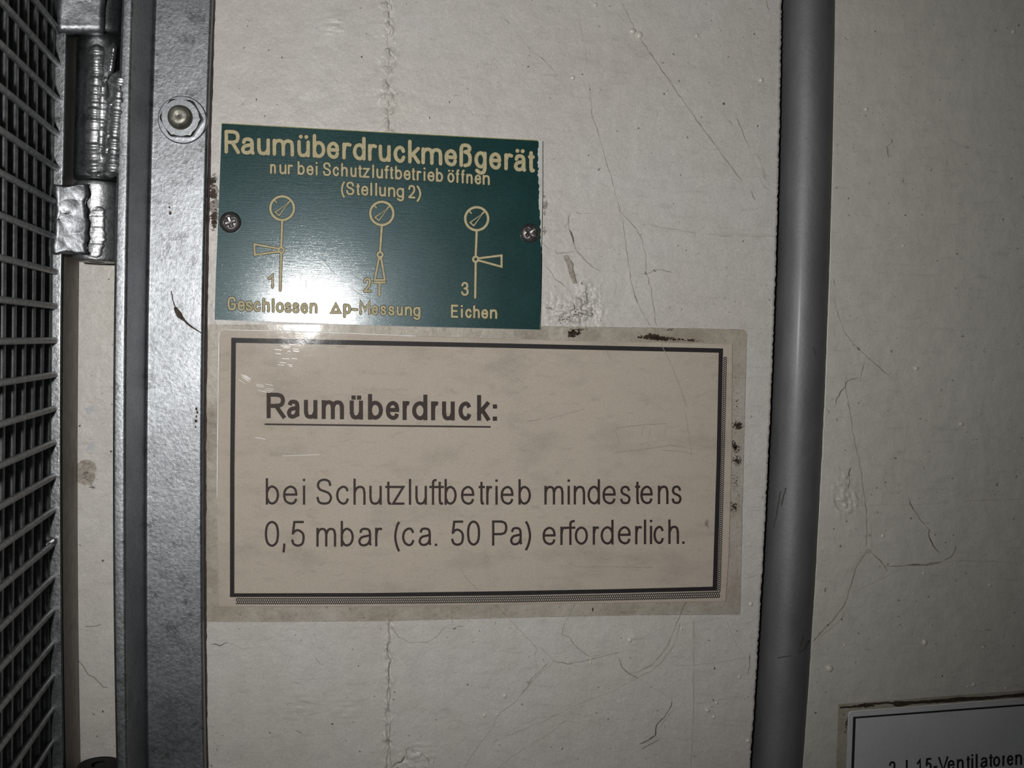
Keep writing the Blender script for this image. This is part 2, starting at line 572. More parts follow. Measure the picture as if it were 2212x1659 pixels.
# glyphs: x 0..1 across the ink, y 0..1 to the x-height and 1..2 to the top (small letters);
# y 0..1 over the full height (capitals and figures). L straight, S smooth, D dot
GL = {
    'a': [('S', [(.08, .76), (.2, .95), (.5, 1), (.82, .93), (.92, .7), (.92, .45)]), ('L', [(.92, .5), (.92, .2)]), ('S', [(.92, .2), (.94, .08), (1, 0)]),
          ('S', [(.9, .6), (.62, .56), (.2, .48), (0, .26), (.12, .05), (.42, 0), (.75, .1), (.92, .33)])],
    'b': [('L', [(0, 2), (0, 0)]), ('S', [(0, .66), (.2, .92), (.52, 1), (.86, .84), (1, .5), (.86, .16), (.52, 0), (.2, .08), (0, .34)])],
    'c': [('S', [(.97, .74), (.82, .94), (.52, 1), (.15, .84), (0, .5), (.15, .16), (.52, 0), (.83, .07), (1, .3)])],
    'd': [('L', [(1, 2), (1, 0)]), ('S', [(1, .66), (.8, .92), (.48, 1), (.14, .84), (0, .5), (.14, .16), (.48, 0), (.8, .08), (1, .34)])],
    'e': [('L', [(.03, .53), (.98, .53)]), ('S', [(1, .53), (.88, .86), (.52, 1), (.13, .84), (0, .5), (.13, .15), (.52, 0), (.84, .07), (.98, .28)])],
    'f': [('S', [(1, 1.97), (.78, 2), (.5, 1.86), (.42, 1.5)]), ('L', [(.42, 1.55), (.42, 0)]), ('L', [(0, 1), (.92, 1)])],
    'g': [('S', [(1, .66), (.8, .92), (.48, 1), (.14, .84), (0, .5), (.14, .16), (.48, 0), (.8, .08), (1, .34)]),
          ('L', [(1, 1), (1, -.1)]), ('S', [(1, -.1), (.86, -.38), (.48, -.46), (.08, -.3)])],
    'h': [('L', [(0, 2), (0, 0)]), ('S', [(0, .66), (.22, .92), (.55, 1), (.88, .92), (1, .62)]), ('L', [(1, .66), (1, 0)])],
    'i': [('L', [(.5, 1), (.5, 0)]), ('D', [(.5, 1.95)])],
    'k': [('L', [(0, 2), (0, 0)]), ('L', [(.95, 1), (.02, .36)]), ('L', [(.36, .58), (1, 0)])],
    'l': [('L', [(.5, 2), (.5, 0)])],
    'm': [('L', [(0, 1), (0, 0)]), ('S', [(0, .66), (.1, .92), (.27, 1), (.44, .92), (.5, .64)]), ('L', [(.5, .68), (.5, 0)]),
          ('S', [(.5, .66), (.6, .92), (.77, 1), (.94, .92), (1, .64)]), ('L', [(1, .68), (1, 0)])],
    'n': [('L', [(0, 1), (0, 0)]), ('S', [(0, .66), (.22, .92), (.55, 1), (.88, .92), (1, .62)]), ('L', [(1, .66), (1, 0)])],
    'o': [('O', [(.5, 1), (.86, .85), (1, .5), (.86, .15), (.5, 0), (.14, .15), (0, .5), (.14, .85)])],
    'p': [('L', [(0, 1), (0, -.5)]), ('S', [(0, .66), (.2, .92), (.52, 1), (.86, .84), (1, .5), (.86, .16), (.52, 0), (.2, .08), (0, .34)])],
    'r': [('L', [(0, 1), (0, 0)]), ('S', [(0, .6), (.2, .9), (.55, 1), (1, .96)])],
    's': [('S', [(.93, .75), (.78, .94), (.48, 1), (.16, .93), (.06, .75), (.2, .59), (.52, .51), (.85, .41), (.97, .24), (.82, .05), (.5, 0), (.15, .06), (0, .27)])],
    't': [('L', [(.4, 1.6), (.4, .25)]), ('S', [(.4, .28), (.5, .04), (.72, 0), (1, .02)]), ('L', [(0, 1), (.95, 1)])],
    'u': [('L', [(0, 1), (0, .36)]), ('S', [(0, .38), (.12, .08), (.45, 0), (.78, .08), (1, .36)]), ('L', [(1, 1), (1, 0)])],
    'z': [('L', [(.02, 1), (1, 1), (0, 0), (1, 0)])],
    '\u00df': [('L', [(0, 0), (0, 1.45)]), ('S', [(0, 1.4), (.12, 1.86), (.48, 2), (.84, 1.86), (.94, 1.5), (.8, 1.15), (.42, 1.0)]),
          ('S', [(.42, 1.0), (.86, .86), (1, .5), (.86, .12), (.42, 0)])],
    '.': [('D', [(.5, 0)])], ',': [('L', [(.75, .06), (.75, -.06), (.1, -.34)])], ':': [('D', [(.5, 0)]), ('D', [(.5, .82)])],
    '-': [('L', [(0, .46), (1, .46)])],
    'T': [('L', [(0, 0), (.5, 1), (1, 0), (0, 0)])],
}
GL['\u00fc'] = GL['u'] + [('D', [(.2, 1.75)]), ('D', [(.8, 1.75)])]
GL['\u00e4'] = GL['a'] + [('D', [(.2, 1.75)]), ('D', [(.8, 1.75)])]
GL['\u00f6'] = GL['o'] + [('D', [(.15, 1.75)]), ('D', [(.85, 1.75)])]
CAPS = {
    'R': [('L', [(0, 1), (0, 0)]), ('L', [(0, 1), (.55, 1)]), ('S', [(.55, 1), (.86, .94), (.97, .75), (.86, .55), (.55, .48)]), ('L', [(.55, .48), (0, .48)]), ('L', [(.5, .48), (1, 0)])],
    'P': [('L', [(0, 1), (0, 0)]), ('L', [(0, 1), (.6, 1)]), ('S', [(.6, 1), (.9, .93), (1, .73), (.9, .52), (.6, .45)]), ('L', [(.6, .45), (0, .45)])],
    'S': [('S', [(.95, .74), (.85, .93), (.5, 1), (.16, .93), (.05, .76), (.18, .6), (.5, .52), (.84, .43), (1, .25), (.85, .05), (.5, 0), (.14, .06), (0, .28)])],
    'G': [('S', [(1, .74), (.85, .95), (.5, 1), (.12, .88), (0, .5), (.12, .1), (.5, 0), (.85, .06), (1, .25), (1, .46)]), ('L', [(.55, .46), (1, .46)])],
    'E': [('L', [(1, 1), (0, 1), (0, 0), (1, 0)]), ('L', [(0, .52), (.85, .52)])],
    'M': [('L', [(0, 0), (0, 1), (.5, .3), (1, 1), (1, 0)])],
    'V': [('L', [(0, 1), (.5, 0), (1, 1)])],
    'L': [('L', [(0, 1), (0, 0), (1, 0)])],
    '0': [('O', [(.5, 1), (.88, .86), (1, .5), (.88, .14), (.5, 0), (.12, .14), (0, .5), (.12, .86)])],
    '1': [('L', [(0, .72), (.35, .82), (.8, 1), (.8, 0)])],
    '2': [('S', [(.03, .72), (.15, .93), (.5, 1), (.86, .93), (.97, .73), (.85, .48), (.4, .2), (.02, 0)]), ('L', [(0, 0), (1, 0)])],
    '3': [('S', [(.05, .8), (.2, .95), (.5, 1), (.85, .92), (.92, .74), (.8, .58), (.45, .53)]), ('S', [(.45, .53), (.85, .47), (1, .27), (.85, .06), (.5, 0), (.15, .06), (0, .22)])],
    '5': [('L', [(.92, 1), (.2, 1), (.07, .52)]), ('S', [(.07, .52), (.3, .63), (.6, .64), (.92, .52), (1, .32), (.88, .08), (.5, 0), (.14, .07), (0, .26)])],
    '(': [('S', [(1, 1), (.4, .78), (0, .38), (.35, 0), (1, -.27)])],
    ')': [('S', [(0, 1), (.6, .78), (1, .38), (.65, 0), (0, -.27)])],
}


def word(mb, letters, base, xh, cap, w, conv, rnd=True, extra=0.0, slant=0.0, ty=None):
    """letters: (char, x0, x1); base(x): baseline; xh/cap heights; w stroke width"""
    for ch, x0, x1 in letters:
        defs = CAPS.get(ch) or GL[ch]
        iscap = ch in CAPS
        xc = (x0 + x1) / 2
        Xh = xh(xc) if callable(xh) else xh
        Cp = cap(xc) if callable(cap) else cap
        a0 = x0 + w / 2; a1 = x1 - w / 2
        if a1 < a0: a0 = a1 = xc
        for kind, pts in defs:
            q = []
            for x, y in pts:
                X = a0 + (a1 - a0) * x
                if iscap: Y = w / 2 + y * (Cp - w)
                elif y <= 1: Y = w / 2 + y * (Xh - w)
                else: Y = Xh - w / 2 + (y - 1) * (Cp - Xh)
                q.append((X + slant * Y, base(X) - Y))
            if kind == 'D':
                x, y = q[0]
                if rnd:
                    stroke(mb, [(x, y)], w * 1.12 + extra, conv)
                else:
                    hw = w * .52
                    mb.add(conv(np.array([(x - hw, y - hw), (x + hw, y - hw), (x + hw, y + hw), (x - hw, y + hw)])), [(0, 1, 2, 3)])
                continue
            if kind == 'S': q = catmull(q)
            if kind == 'O': q = catmull(q, closed=True)
            if kind == 'L' and not rnd:
                stroke(mb, q, w, conv, False, True)
            else:
                stroke(mb, q, w + extra, conv, rnd, False)


def lin(*pts):
    xs = [a for a, _ in pts]; ys = [b for _, b in pts]
    p = np.polyfit(xs, ys, min(2, len(pts) - 1))
    return lambda x: float(np.polyval(p, x))


def tr_(s, ox, sc_):
    """parse 'R 65 232, a 245 362' in crop units"""
    r = []
    for t in s.split(';'):
        ch, a, b = t.split()
        r.append((ch, ox + float(a) / sc_, ox + float(b) / sc_))
    return r


X_REF = P(463, 480, .002)[0]


def tilt(px, py, off=0.0):
    """height of the green plate's face: its right end is tilted outward to shift the flash highlight"""
    x = P(px, py, .0028)[..., 0]
    return .0011 + off + .0080 * (x - X_REF)


def onplate(off):
    def c_(q):
        q = np.asarray(q, float)
        return P(q[:, 0], q[:, 1], tilt(q[:, 0], q[:, 1], off))
    return c_


def flat(h): return lambda q: P(np.asarray(q)[:, 0], np.asarray(q)[:, 1], h)


def poly(name, pts, h, mat, parent, thick=0.0, bevel=0):
    """flat sheet cut to an outline, with real thickness down to h-thick"""
    pts = np.array(pts, float)
    t = h(pts) if callable(h) else P(pts[:, 0], pts[:, 1], h)
    n = len(pts)
    if thick:
        bt = t.copy(); bt[:, 1] += thick
        v = np.concatenate([t, bt])
        f = [tuple(range(n)), tuple(range(2 * n - 1, n - 1, -1))] + [(i, i + n, (i + 1) % n + n, (i + 1) % n) for i in range(n)]
    else:
        v = t; f = [tuple(range(n))]
    return mk(name, v, f, mat, parent, bevel=bevel)


def rounded(corners, r, n=5):
    c = [np.array(p, float) for p in corners]
    out_ = []
    for i in range(len(c)):
        a = c[i - 1]; b_ = c[i]; d = c[(i + 1) % len(c)]
        u1 = (a - b_) / np.linalg.norm(a - b_); u2 = (d - b_) / np.linalg.norm(d - b_)
        rr = r[i] if isinstance(r, (list, tuple)) else r
        if rr == 0: out_.append(b_); continue
        for k in range(n + 1):
            t = k / n
            out_.append(b_ + u1 * rr * (1 - t) ** 2 + u2 * rr * t ** 2)
    return out_


def seg_pts(pts, step=40, jit=0.0, k=0):
    r = []
    for a, b_ in zip(pts[:-1], pts[1:]):
        a = np.array(a, float); b_ = np.array(b_, float)
        m = max(1, int(np.linalg.norm(b_ - a) / step))
        for i in range(m):
            q = a + (b_ - a) * i / m
            if jit: q = q + jit * np.array([vnoise(q[0] / 9, q[1] / 9, k), vnoise(q[0] / 9, q[1] / 9, k + 1)])
            r.append(q)
    r.append(np.array(pts[-1], float))
    return r


# ================================================================== STEEL ANGLE with its nut and hinge knuckle
base = P(378, 1659, 0)
angle = empty('steel_angle_frame', base, 'galvanised steel angle standing upright along the left edge of the cream wall', 'steel frame')
HT = .0325                                    # how far the outstanding leg reaches into the room
ys = np.arange(Y0, Y1 + 1, 58.0)


def sweep(name, section, parent, mat, yv=ys, bevel=0, seg=3):
    """section: list of functions y -> 3D point; closed loop swept down yv"""
    n = len(section)
    v = []
    for y in yv:
        for s_ in section: v.append(s_(y))
    f = []
    m = len(yv)
    for j in range(m - 1):
        for i in range(n):
            k = (i + 1) % n
            f.append((j * n + i, j * n + k, (j + 1) * n + k, (j + 1) * n + i))
    f.append(tuple(range(n - 1, -1, -1))); f.append(tuple((m - 1) * n + i for i in range(n)))
    return mk(name, v, f, mat, parent, bevel=bevel, seg=seg)


def sec_leg_l(y):
    p = P(ROOT(y), y, .005) - (P(TIP_R(y), y, HT) - P(TIP_L(y), y, HT)); q = p.copy(); q[1] = -.0002
    return q


sweep('angle_profile', [
    lambda y: P(TIP_L(y), y, HT), lambda y: P(TIP_R(y), y, HT), lambda y: P(ROOT(y), y, .005),
    lambda y: P(FACE_R(y), y, .005), lambda y: P(FACE_R(y), y, .005) + np.array([0, .0048, 0]), sec_leg_l],
    angle, M_GALV, bevel=.0011)
# rust and dirt line with painted-in shade where the flat leg meets the wall
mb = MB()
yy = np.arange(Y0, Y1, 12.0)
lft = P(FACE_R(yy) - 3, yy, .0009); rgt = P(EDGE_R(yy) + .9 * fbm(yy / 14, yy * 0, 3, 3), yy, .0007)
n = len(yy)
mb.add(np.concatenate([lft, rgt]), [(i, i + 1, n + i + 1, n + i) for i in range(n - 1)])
mk('rust_shade_line', mb.v, mb.f, M_SHADOWGAP, angle)


def disc(mb, cx, cy, h0, h1, r, n=36, ang=0.0, inner=0, chamfer=0):
    """prism standing on the wall: axis along the wall normal, r metres"""
    c = P(cx, cy, 0)
    t = np.linspace(0, 2 * math.pi, n + 1)[:-1] + ang
    prof = [(r, h0), (r, h1 - chamfer), (r - chamfer, h1)]
    if not chamfer: prof = [(r, h0), (r, h1)]
    if inner: prof += [(inner, h1), (inner, h0)]
    v = []
    for rr, hh in prof:
        for a in t: v.append((c[0] + rr * math.cos(a), -hh, c[2] + rr * math.sin(a)))
    f = []
    for j in range(len(prof) - 1):
        for i in range(n):
            k = (i + 1) % n
            f.append((j * n + i, j * n + k, (j + 1) * n + k, (j + 1) * n + i))
    if not inner: f.append(tuple((len(prof) - 1) * n + i for i in range(n)))
    mb.add(v, f)


PX = .000174


def at_h(px, py, h):
    """wall position (in picture units) under the point seen at px, py at height h"""
    q = P(px, py, h)
    d = q - CPN
    # project the foot of that point
    e = (np.array([q[0], 0.0, q[2]]) - CPN) @ RMN
    return W / 2 - e[0] / e[2] * F, H / 2 + e[1] / e[2] * F


nx, ny = at_h(393.7, 258.5, .0065)
mb = MB(); disc(mb, nx, ny, .0045, .0065, 48 * PX * .985, 48, chamfer=.0003)
tag(mk('washer', mb.v, mb.f, M_BOLT, angle, loc=0), 'bright zinc washer')
mb = MB(); disc(mb, nx, ny, .0064, .0098, 43.5 * PX * .97, 6, chamfer=0)
o = mk('hex_nut', mb.v, mb.f, simple('nut_steel', (.17, .18, .175), .35, .95, .2, 400, 900, .00004), angle, bevel=.0008)
# chamfered ring face, bore and bolt end
mb = MB(); disc(mb, nx, ny, .0097, .0100, 37 * PX * .965, 40, inner=25.5 * PX * .965)
mk('nut_face', mb.v, mb.f, M_BOLT, o)
mb = MB()
c = P(nx, ny, 0)
prof = [(.0041, .0097), (.0041, .0106), (.0037, .0109), (.0039, .0115), (.0035, .0120), (.0037, .0126), (.0033, .0134), (.0026, .0139), (.0012, .0138), (.0002, .0136)]
t = np.linspace(0, 2 * math.pi, 33)[:-1]
v = [(c[0] + r * math.cos(a), -h, c[2] + r * math.sin(a)) for r, h in prof for a in t]
f = [(j * 32 + i, j * 32 + (i + 1) % 32, (j + 1) * 32 + (i + 1) % 32, (j + 1) * 32 + i) for j in range(len(prof) - 1) for i in range(32)]
mb.add(v, f)
mk('bolt_end', mb.v, mb.f, M_BOLT_D, angle, smooth=True)

# dark smear and specks on the flat leg
def blotch(mb, cx, cy, rx, ry, conv, n=11, k=0, rough=.45):
    t = np.linspace(0, 2 * math.pi, n + 1)[:-1]
    r = 1 + rough * vnoise(np.cos(t) * 2.3 + cx * .37, np.sin(t) * 2.3 + cy * .37, k)
    mb.add(conv(np.stack([cx + rx * r * np.cos(t), cy + ry * r * np.sin(t)], -1)), [tuple(range(n))])


mb = MB(); cv = flat(.0051)
stroke(mb, seg_pts([(370, 630), (373, 648), (380, 668)], 4, 1, 2), 2.2, cv)
q = seg_pts([(379, 667), (386, 680), (398, 692), (412, 705), (434, 719)], 3, 1, 4)
stroke(mb, q, list(np.interp(np.arange(len(q)), [0, 4, 9, len(q) - 1], [8, 13, 5, 2])), cv)
mk('dark_smear', mb.v, mb.f, M_MOULD, angle)
mb = MB()
for a, b_, r in ((424, 883, 2.5), (426, 890, 2.5), (424, 900, 2), (423, 909, 3), (422, 922, 2), (366, 448, 2), (368, 460, 3)):
    blotch(mb, a, b_, r, r * 1.4, cv)
tag(mk('dirt_specks', mb.v, mb.f, M_MOULD, angle), kind='stuff')


# ---- hinge knuckles
def knuckle(name, parent, y0, y1, mat, cx, hx, r, flutes=0):
    """upright sleeve: centre seen at cx, axis height hx above the wall"""
    top = P(cx(y0), y0, hx); bot = P(cx(y1), y1, hx)
    nseg = 26; n = 40
    v = []
    prof = [(0.0, r * .35), (0.0, r * .93), (.02, r)] + [(s_, r) for s_ in np.linspace(.06, .94, nseg)] + [(.98, r), (1.0, r * .93), (1.0, r * .35)]
    for s_, rr in prof:
        c = top + (bot - top) * s_
        for i in range(n):
            a = 2 * math.pi * i / n
            k = rr * (1 + .02 * vnoise(math.cos(a) * 3 + s_ * 9, math.sin(a) * 3 + s_ * 5, 3)) if .03 < s_ < .97 else rr
            v.append((c[0] + k * math.cos(a), c[1] + k * math.sin(a), c[2]))
    m = len(prof)
    f = [(j * n + i, j * n + (i + 1) % n, (j + 1) * n + (i + 1) % n, (j + 1) * n + i) for j in range(m - 1) for i in range(n)]
    return mk(name, v, f, mat, parent, smooth=True)


KC = lambda y: BAR_R(y) + 76.0          # seen centre of the sleeves
KR = .0073
KH = .0215
knuckle('hinge_knuckle', angle, 82, 391, M_GALV_D, lambda y: KC(y) - 3, KH, KR)


def bead(mb, pts, w, h, hgt, k=0, step=2, ripple=1.0):
    """weld bead lying at height h"""
    p = seg_pts(pts, step)
    n = 9
    m = len(p)
    v = []
    for i, q in enumerate(p):
        s_ = i * step
        e = math.sin(math.pi * min(1, (i + .6) * step / 16) / 2) * math.sin(math.pi * min(1, (m - i - .4) * step / 16) / 2)
        d = p[min(i + 1, m - 1)] - p[max(i - 1, 0)]; d = d / np.linalg.norm(d)
        nn = np.array([-d[1], d[0]])
        ww = w * e * (1 + .14 * vnoise(s_ / 26, 0, k) + .10 * vnoise(s_ / 7, 5, k + 2) + .03 * ripple * math.sin(s_ / 1.15))
        hh = hgt * e * (1 + .15 * vnoise(s_ / 24, 3, k) + .14 * vnoise(s_ / 6, 8, k + 1) + .08 * ripple * math.sin(s_ / 1.15 + 2 * vnoise(s_ / 9, 1, k)))
        H0 = h(q[1]) if callable(h) else h
        for j in range(n):
            a = math.pi * j / (n - 1)
            z = q + nn * ww / 2 * math.cos(a)
            v.append(P(z[0], z[1], H0 + hh * math.sin(a)))
    f = [(i * n + j, i * n + j + 1, (i + 1) * n + j + 1, (i + 1) * n + j) for i in range(m - 1) for j in range(n - 1)]
    mb.add(v, f)


mb = MB()
bead(mb, [(208, 92), (206, 180), (203, 250), (201, 320), (203, 384)], 38, KH + .0060, .0030, 1, ripple=.3)
bead(mb, [(222, 172), (219, 240), (217, 330), (222, 382)], 24, KH + .0062, .0028, 2, ripple=.3)
mk('weld_bead', mb.v, mb.f, M_WELD, angle, smooth=True)
mb = MB()
bead(mb, [(262, 152), (256, 200), (250, 260), (244, 330), (240, 384)], 46, KH + .0066, .0048, 3, ripple=.3)
bead(mb, [(240, 208), (238, 262), (232, 310), (230, 350)], 34, KH + .0064, .0040, 5, ripple=.3)
bead(mb, [(226, 165), (229, 178)], 26, KH + .0062, .003, 4)
mk('weld_bead', mb.v, mb.f, M_WELD, angle, smooth=True)
mb = MB()
bead(mb, [(246, 92), (243, 120), (238, 150), (232, 166)], 18, KH + .0056, .0034, 4, ripple=.5)
mk('weld_spatter', mb.v, mb.f, M_WELD, angle, smooth=True)

# ================================================================== MESH DOOR
D0 = P(104, 830, .0305)
dv = np.array([(655 - W / 2) / F, (H / 2 - 740) / F, -1.0]) @ RMN.T
dv[2] = 0; dv = -dv / np.linalg.norm(dv)           # along the door, away from the wall
door = empty('mesh_door', P(118, 1659, .0305), 'dark wire mesh door with steel edge bar standing open at the far left', 'mesh door')
nrm = np.array([-dv[1], dv[0], 0.0])
if nrm[0] < 0: nrm = -nrm                          # to the right, towards the wall face

HB = .031
sec = [lambda y: P(BAR_L(y), y, HB), lambda y: P(BAR_R(y), y, HB),
       lambda y: P(BRN_R(y), y, .0012),
       lambda y: P(BRN_R(y), y, .0012) + (P(BAR_L(y), y, HB) - P(BAR_R(y), y, HB)) * 1.15]
sweep('edge_bar', sec, door, M_GALV_D, bevel=.0005)
# brown inner side of the bar
mb = MB()
yy = np.arange(555, Y1, 20.0); n = len(yy)
a = P(BAR_R(yy) + 1.5, yy, HB - .0016); b_ = P(BRN_R(yy) - .3, yy, .0014)
a[:, 0] += .00035; b_[:, 0] += .00035
mb.add(np.concatenate([a, b_]), [(i, i + 1, n + i + 1, n + i) for i in range(n - 1)])
mk('inner_side', mb.v, mb.f, M_BROWN, door)

# wires: uprights behind, crosswise wires in front
PITCH_U = .0108; PITCH_Z = .0110


def cyl(mb, a, b_, r, n=10, ns=1):
    a = np.array(a, float); b_ = np.array(b_, float)
    d = (b_ - a) / np.linalg.norm(b_ - a)
    s_ = np.cross(d, [0, 0, 1.0]) if abs(d[2]) < .9 else np.cross(d, [1.0, 0, 0])
    s_ /= np.linalg.norm(s_); t_ = np.cross(d, s_)
    v = []
    for j in range(ns + 1):
        c = a + (b_ - a) * j / ns
        for i in range(n):
            an = 2 * math.pi * i / n
            v.append(c + r * (math.cos(an) * s_ + math.sin(an) * t_))
    f = [(j * n + i, j * n + (i + 1) % n, (j + 1) * n + (i + 1) % n, (j + 1) * n + i) for j in range(ns) for i in range(n)]
    mb.add(v, f)
    mb.add(v[:n], [tuple(range(n - 1, -1, -1))]); mb.add(v[-n:], [tuple(range(n))])


ztop = P(0, Y0, 0)[2] - .03; zbot = P(0, Y1, 0)[2] + .03
RV, RHZ = .00130, .00100
# one upright and one crosswise wire are built, the others share their meshes
mb = MB()
p0 = D0 + dv * .0008
cyl(mb, (p0[0], p0[1], ztop), (p0[0], p0[1], zbot), RV, 12, 1)
up = mk('upright_wire', mb.v, mb.f, M_WIRE, door, smooth=True)
for k in range(1, 14):
    q = up.copy(); COL.objects.link(q); q.parent = door
    q.location = [float(c_) for c_ in dv * PITCH_U * k]
# where a crosswise wire starts
rr = ray(0, 736.6)
nn_ = np.array([-dv[1], dv[0], 0.0])
tt = ((D0 - CPN) @ nn_) / (rr @ nn_)
zc = (CPN + rr * tt)[2]
mb = MB()
off = nrm * (RV + RHZ * .75)
a = D0 + off - dv * .0005; b_ = D0 + off + dv * .145
k0 = math.ceil((zbot + .01 - zc) / PITCH_Z); k1 = math.floor((ztop - .01 - zc) / PITCH_Z)
za = zc + k0 * PITCH_Z
cyl(mb, (a[0], a[1], za), (b_[0], b_[1], za), RHZ, 12, 1)
cw = mk('crosswise_wire', mb.v, mb.f, M_WIRE, door, smooth=True)
for k in range(1, k1 - k0 + 1):
    q = cw.copy(); COL.objects.link(q); q.parent = door
    q.location = (0, 0, PITCH_Z * k)
# weld where a wire is tied to the bar
mb = MB()
bead(mb, [(86, 1172), (100, 1178), (112, 1170), (124, 1160)], 22, .0300, .0040, 6, 3, .3)
mk('wire_weld', mb.v, mb.f, M_WELD, door, smooth=True)


def plate(name, left, right, y0, y1, h0, h1, thick, mat, parent, k=0, amp=.0003):
    yv = np.linspace(y0, y1, 26); nu = 9
    v = []
    for y in yv:
        for i in range(nu):
            s_ = i / (nu - 1)
            x = left(y) + (right(y) - left(y)) * s_
            hh = h0 + (h1 - h0) * s_ + amp * float(fbm(x / 14, y / 14, k, 3))
            v.append(P(x, y, hh))
    f = [(j * nu + i, j * nu + i + 1, (j + 1) * nu + i + 1, (j + 1) * nu + i) for j in range(len(yv) - 1) for i in range(nu - 1)]
    o = mk(name, v, f, mat, parent, smooth=True)
    s_ = o.modifiers.new('solid', 'SOLIDIFY'); s_.thickness = thick; s_.offset = -1
    s_.use_even_offset = True
    return o


kn = knuckle('hinge_knuckle', door, Y0 + 30, 78, M_GALV_D, lambda y: KC(y) - 1, KH, KR)
plate('hinge_plate', lambda y: BAR_L(y) + 6, lambda y: KC(y) + 6, Y0 + 30, 76, .0315, .0292, .004, M_GALV, door, 2)
knuckle('hinge_knuckle', door, 396, 566, M_WELD, lambda y: KC(y) - 1, KH, KR)
plate('hinge_plate', lambda y: BAR_L(y) + 4, lambda y: KC(y) - 26, 399, 549, .0318, .0285, .005, M_GALV, door, 4, .0003)
mb = MB()
bead(mb, [(178, 412), (174, 460), (178, 510), (184, 552)], 22, .0255, .0042, 7)
bead(mb, [(206, 440), (204, 500), (201, 562)], 44, .0280, .0010, 8, ripple=.2)
mk('weld_bead', mb.v, mb.f, M_WELD, door, smooth=True)
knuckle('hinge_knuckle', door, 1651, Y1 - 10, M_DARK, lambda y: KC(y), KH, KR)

# ================================================================== PIPE
pc = P((GAP_L(1659) + GAP_R(1659)) / 2, 1659, -.004)
mb = MB()
yv = np.arange(Y0, Y1 + 1, 60.0); n = 64; v = []
PR = .0098
for y in yv:
    c = P((GAP_L(y) + GAP_R(y)) / 2, y, -.004)
    hw = (P(GAP_R(y), y, 0)[0] - P(GAP_L(y), y, 0)[0]) / 2
    for i in range(n):
        a = 2 * math.pi * i / n
        v.append((c[0] + PR * math.cos(a), c[1] + PR * math.sin(a), c[2]))
m = len(yv)
f = [(j * n + i, j * n + (i + 1) % n, (j + 1) * n + (i + 1) % n, (j + 1) * n + i) for j in range(m - 1) for i in range(n)]
pipe = mk('grey_pipe', v, f, M_PIPE, None, smooth=True, loc=pc)
tag(pipe, 'grey painted upright pipe sunk in a groove between the two wall panels', 'pipe')
M_SCUFF = simple('pipe_scuff', (.07, .068, .065), .7, 0, .3, 600, 800, 0, .1)
for pts, w_ in (([(1679, 1421), (1690, 1420), (1708, 1416)], 2.5), ([(1735, 1376), (1729, 1396), (1727, 1410), (1739, 1402), (1747, 1385)], 4),
                ([(1686, 1062), (1680, 1100), (1672, 1140)], 3), ([(1697, 1055), (1688, 1090)], 3), ([(1757, 750), (1762, 764)], 2)):
    p = seg_pts(pts, 4, 1.2, 2)

    def onpipe(q):
        q = np.asarray(q); r = []
        for x, y in q:
            d = ray(x, y)
            c = P((GAP_L(y) + GAP_R(y)) / 2, y, -.004)
            A = d[0] ** 2 + d[1] ** 2; e0 = CPN[0] - c[0]; e1 = CPN[1] - c[1]
            B = 2 * (d[0] * e0 + d[1] * e1); C_ = e0 ** 2 + e1 ** 2 - (PR + .00004) ** 2
            D_ = max(0, B * B - 4 * A * C_)
            t_ = (-B - math.sqrt(D_)) / (2 * A)
            r.append(CPN + d * t_)
        return np.array(r)
    mb = MB(); stroke(mb, p, w_, onpipe)
    mk('scuff_mark', mb.v, mb.f, M_SCUFF, pipe)

# ================================================================== GREEN ENGRAVED PLATE
base = P(820, 700, 0)
sign = empty('engraved_sign', base, 'dark green engraved plate with cream letters and three gauge symbols, screwed to the wall', 'sign')
# pale carrier plate and the green layer, which is chipped along its right edge
poly('carrier_plate', [(479, 266), (820, 285), (1172, 304.5), (1172, 420), (1169, 560), (1167, 712.5), (815, 703.5), (463, 691), (471, 480)],
     onplate(-.0004), simple('pale_carrier', (.50, .50, .47), .4, 0, .1, 300, 800, 0, .4), sign, .0007)
edge = []
for y in np.arange(306, 560, 3.0):
    if y < 320: dx = 0
    else: dx = 1.6 + 1.3 * float(vnoise(y / 8, 1.3, 2)) + 2.2 * float(vnoise(y / 4.5, 4.1, 5))
    edge.append((float(np.interp(y, [306, 400, 470, 560], [1163, 1165, 1167.5, 1170])) - max(0, dx) * float(np.interp(y, [306, 420, 520, 560], [.9, 1, .7, .1])), y))
gp = [(479, 266.8), (820, 286)] + [(1160, 304.3)] + edge + [(1168.5, 620), (1166, 712), (815, 703), (463.5, 690.3), (466, 600), (471.5, 470), (476, 350)]
poly('green_layer', gp, onplate(0), M_GREEN, sign, .00035)
# bright bevel line on the upper edge
mb = MB()
stroke(mb, seg_pts([(479, 266.5), (820, 285.6), (1160, 303.6)], 30), 1.6, onplate(.00003), False)
mk('upper_edge', mb.v, mb.f, simple('olive_edge', (.22, .22, .06), .4, 0, .3, 900, 800, 0, .4), sign)

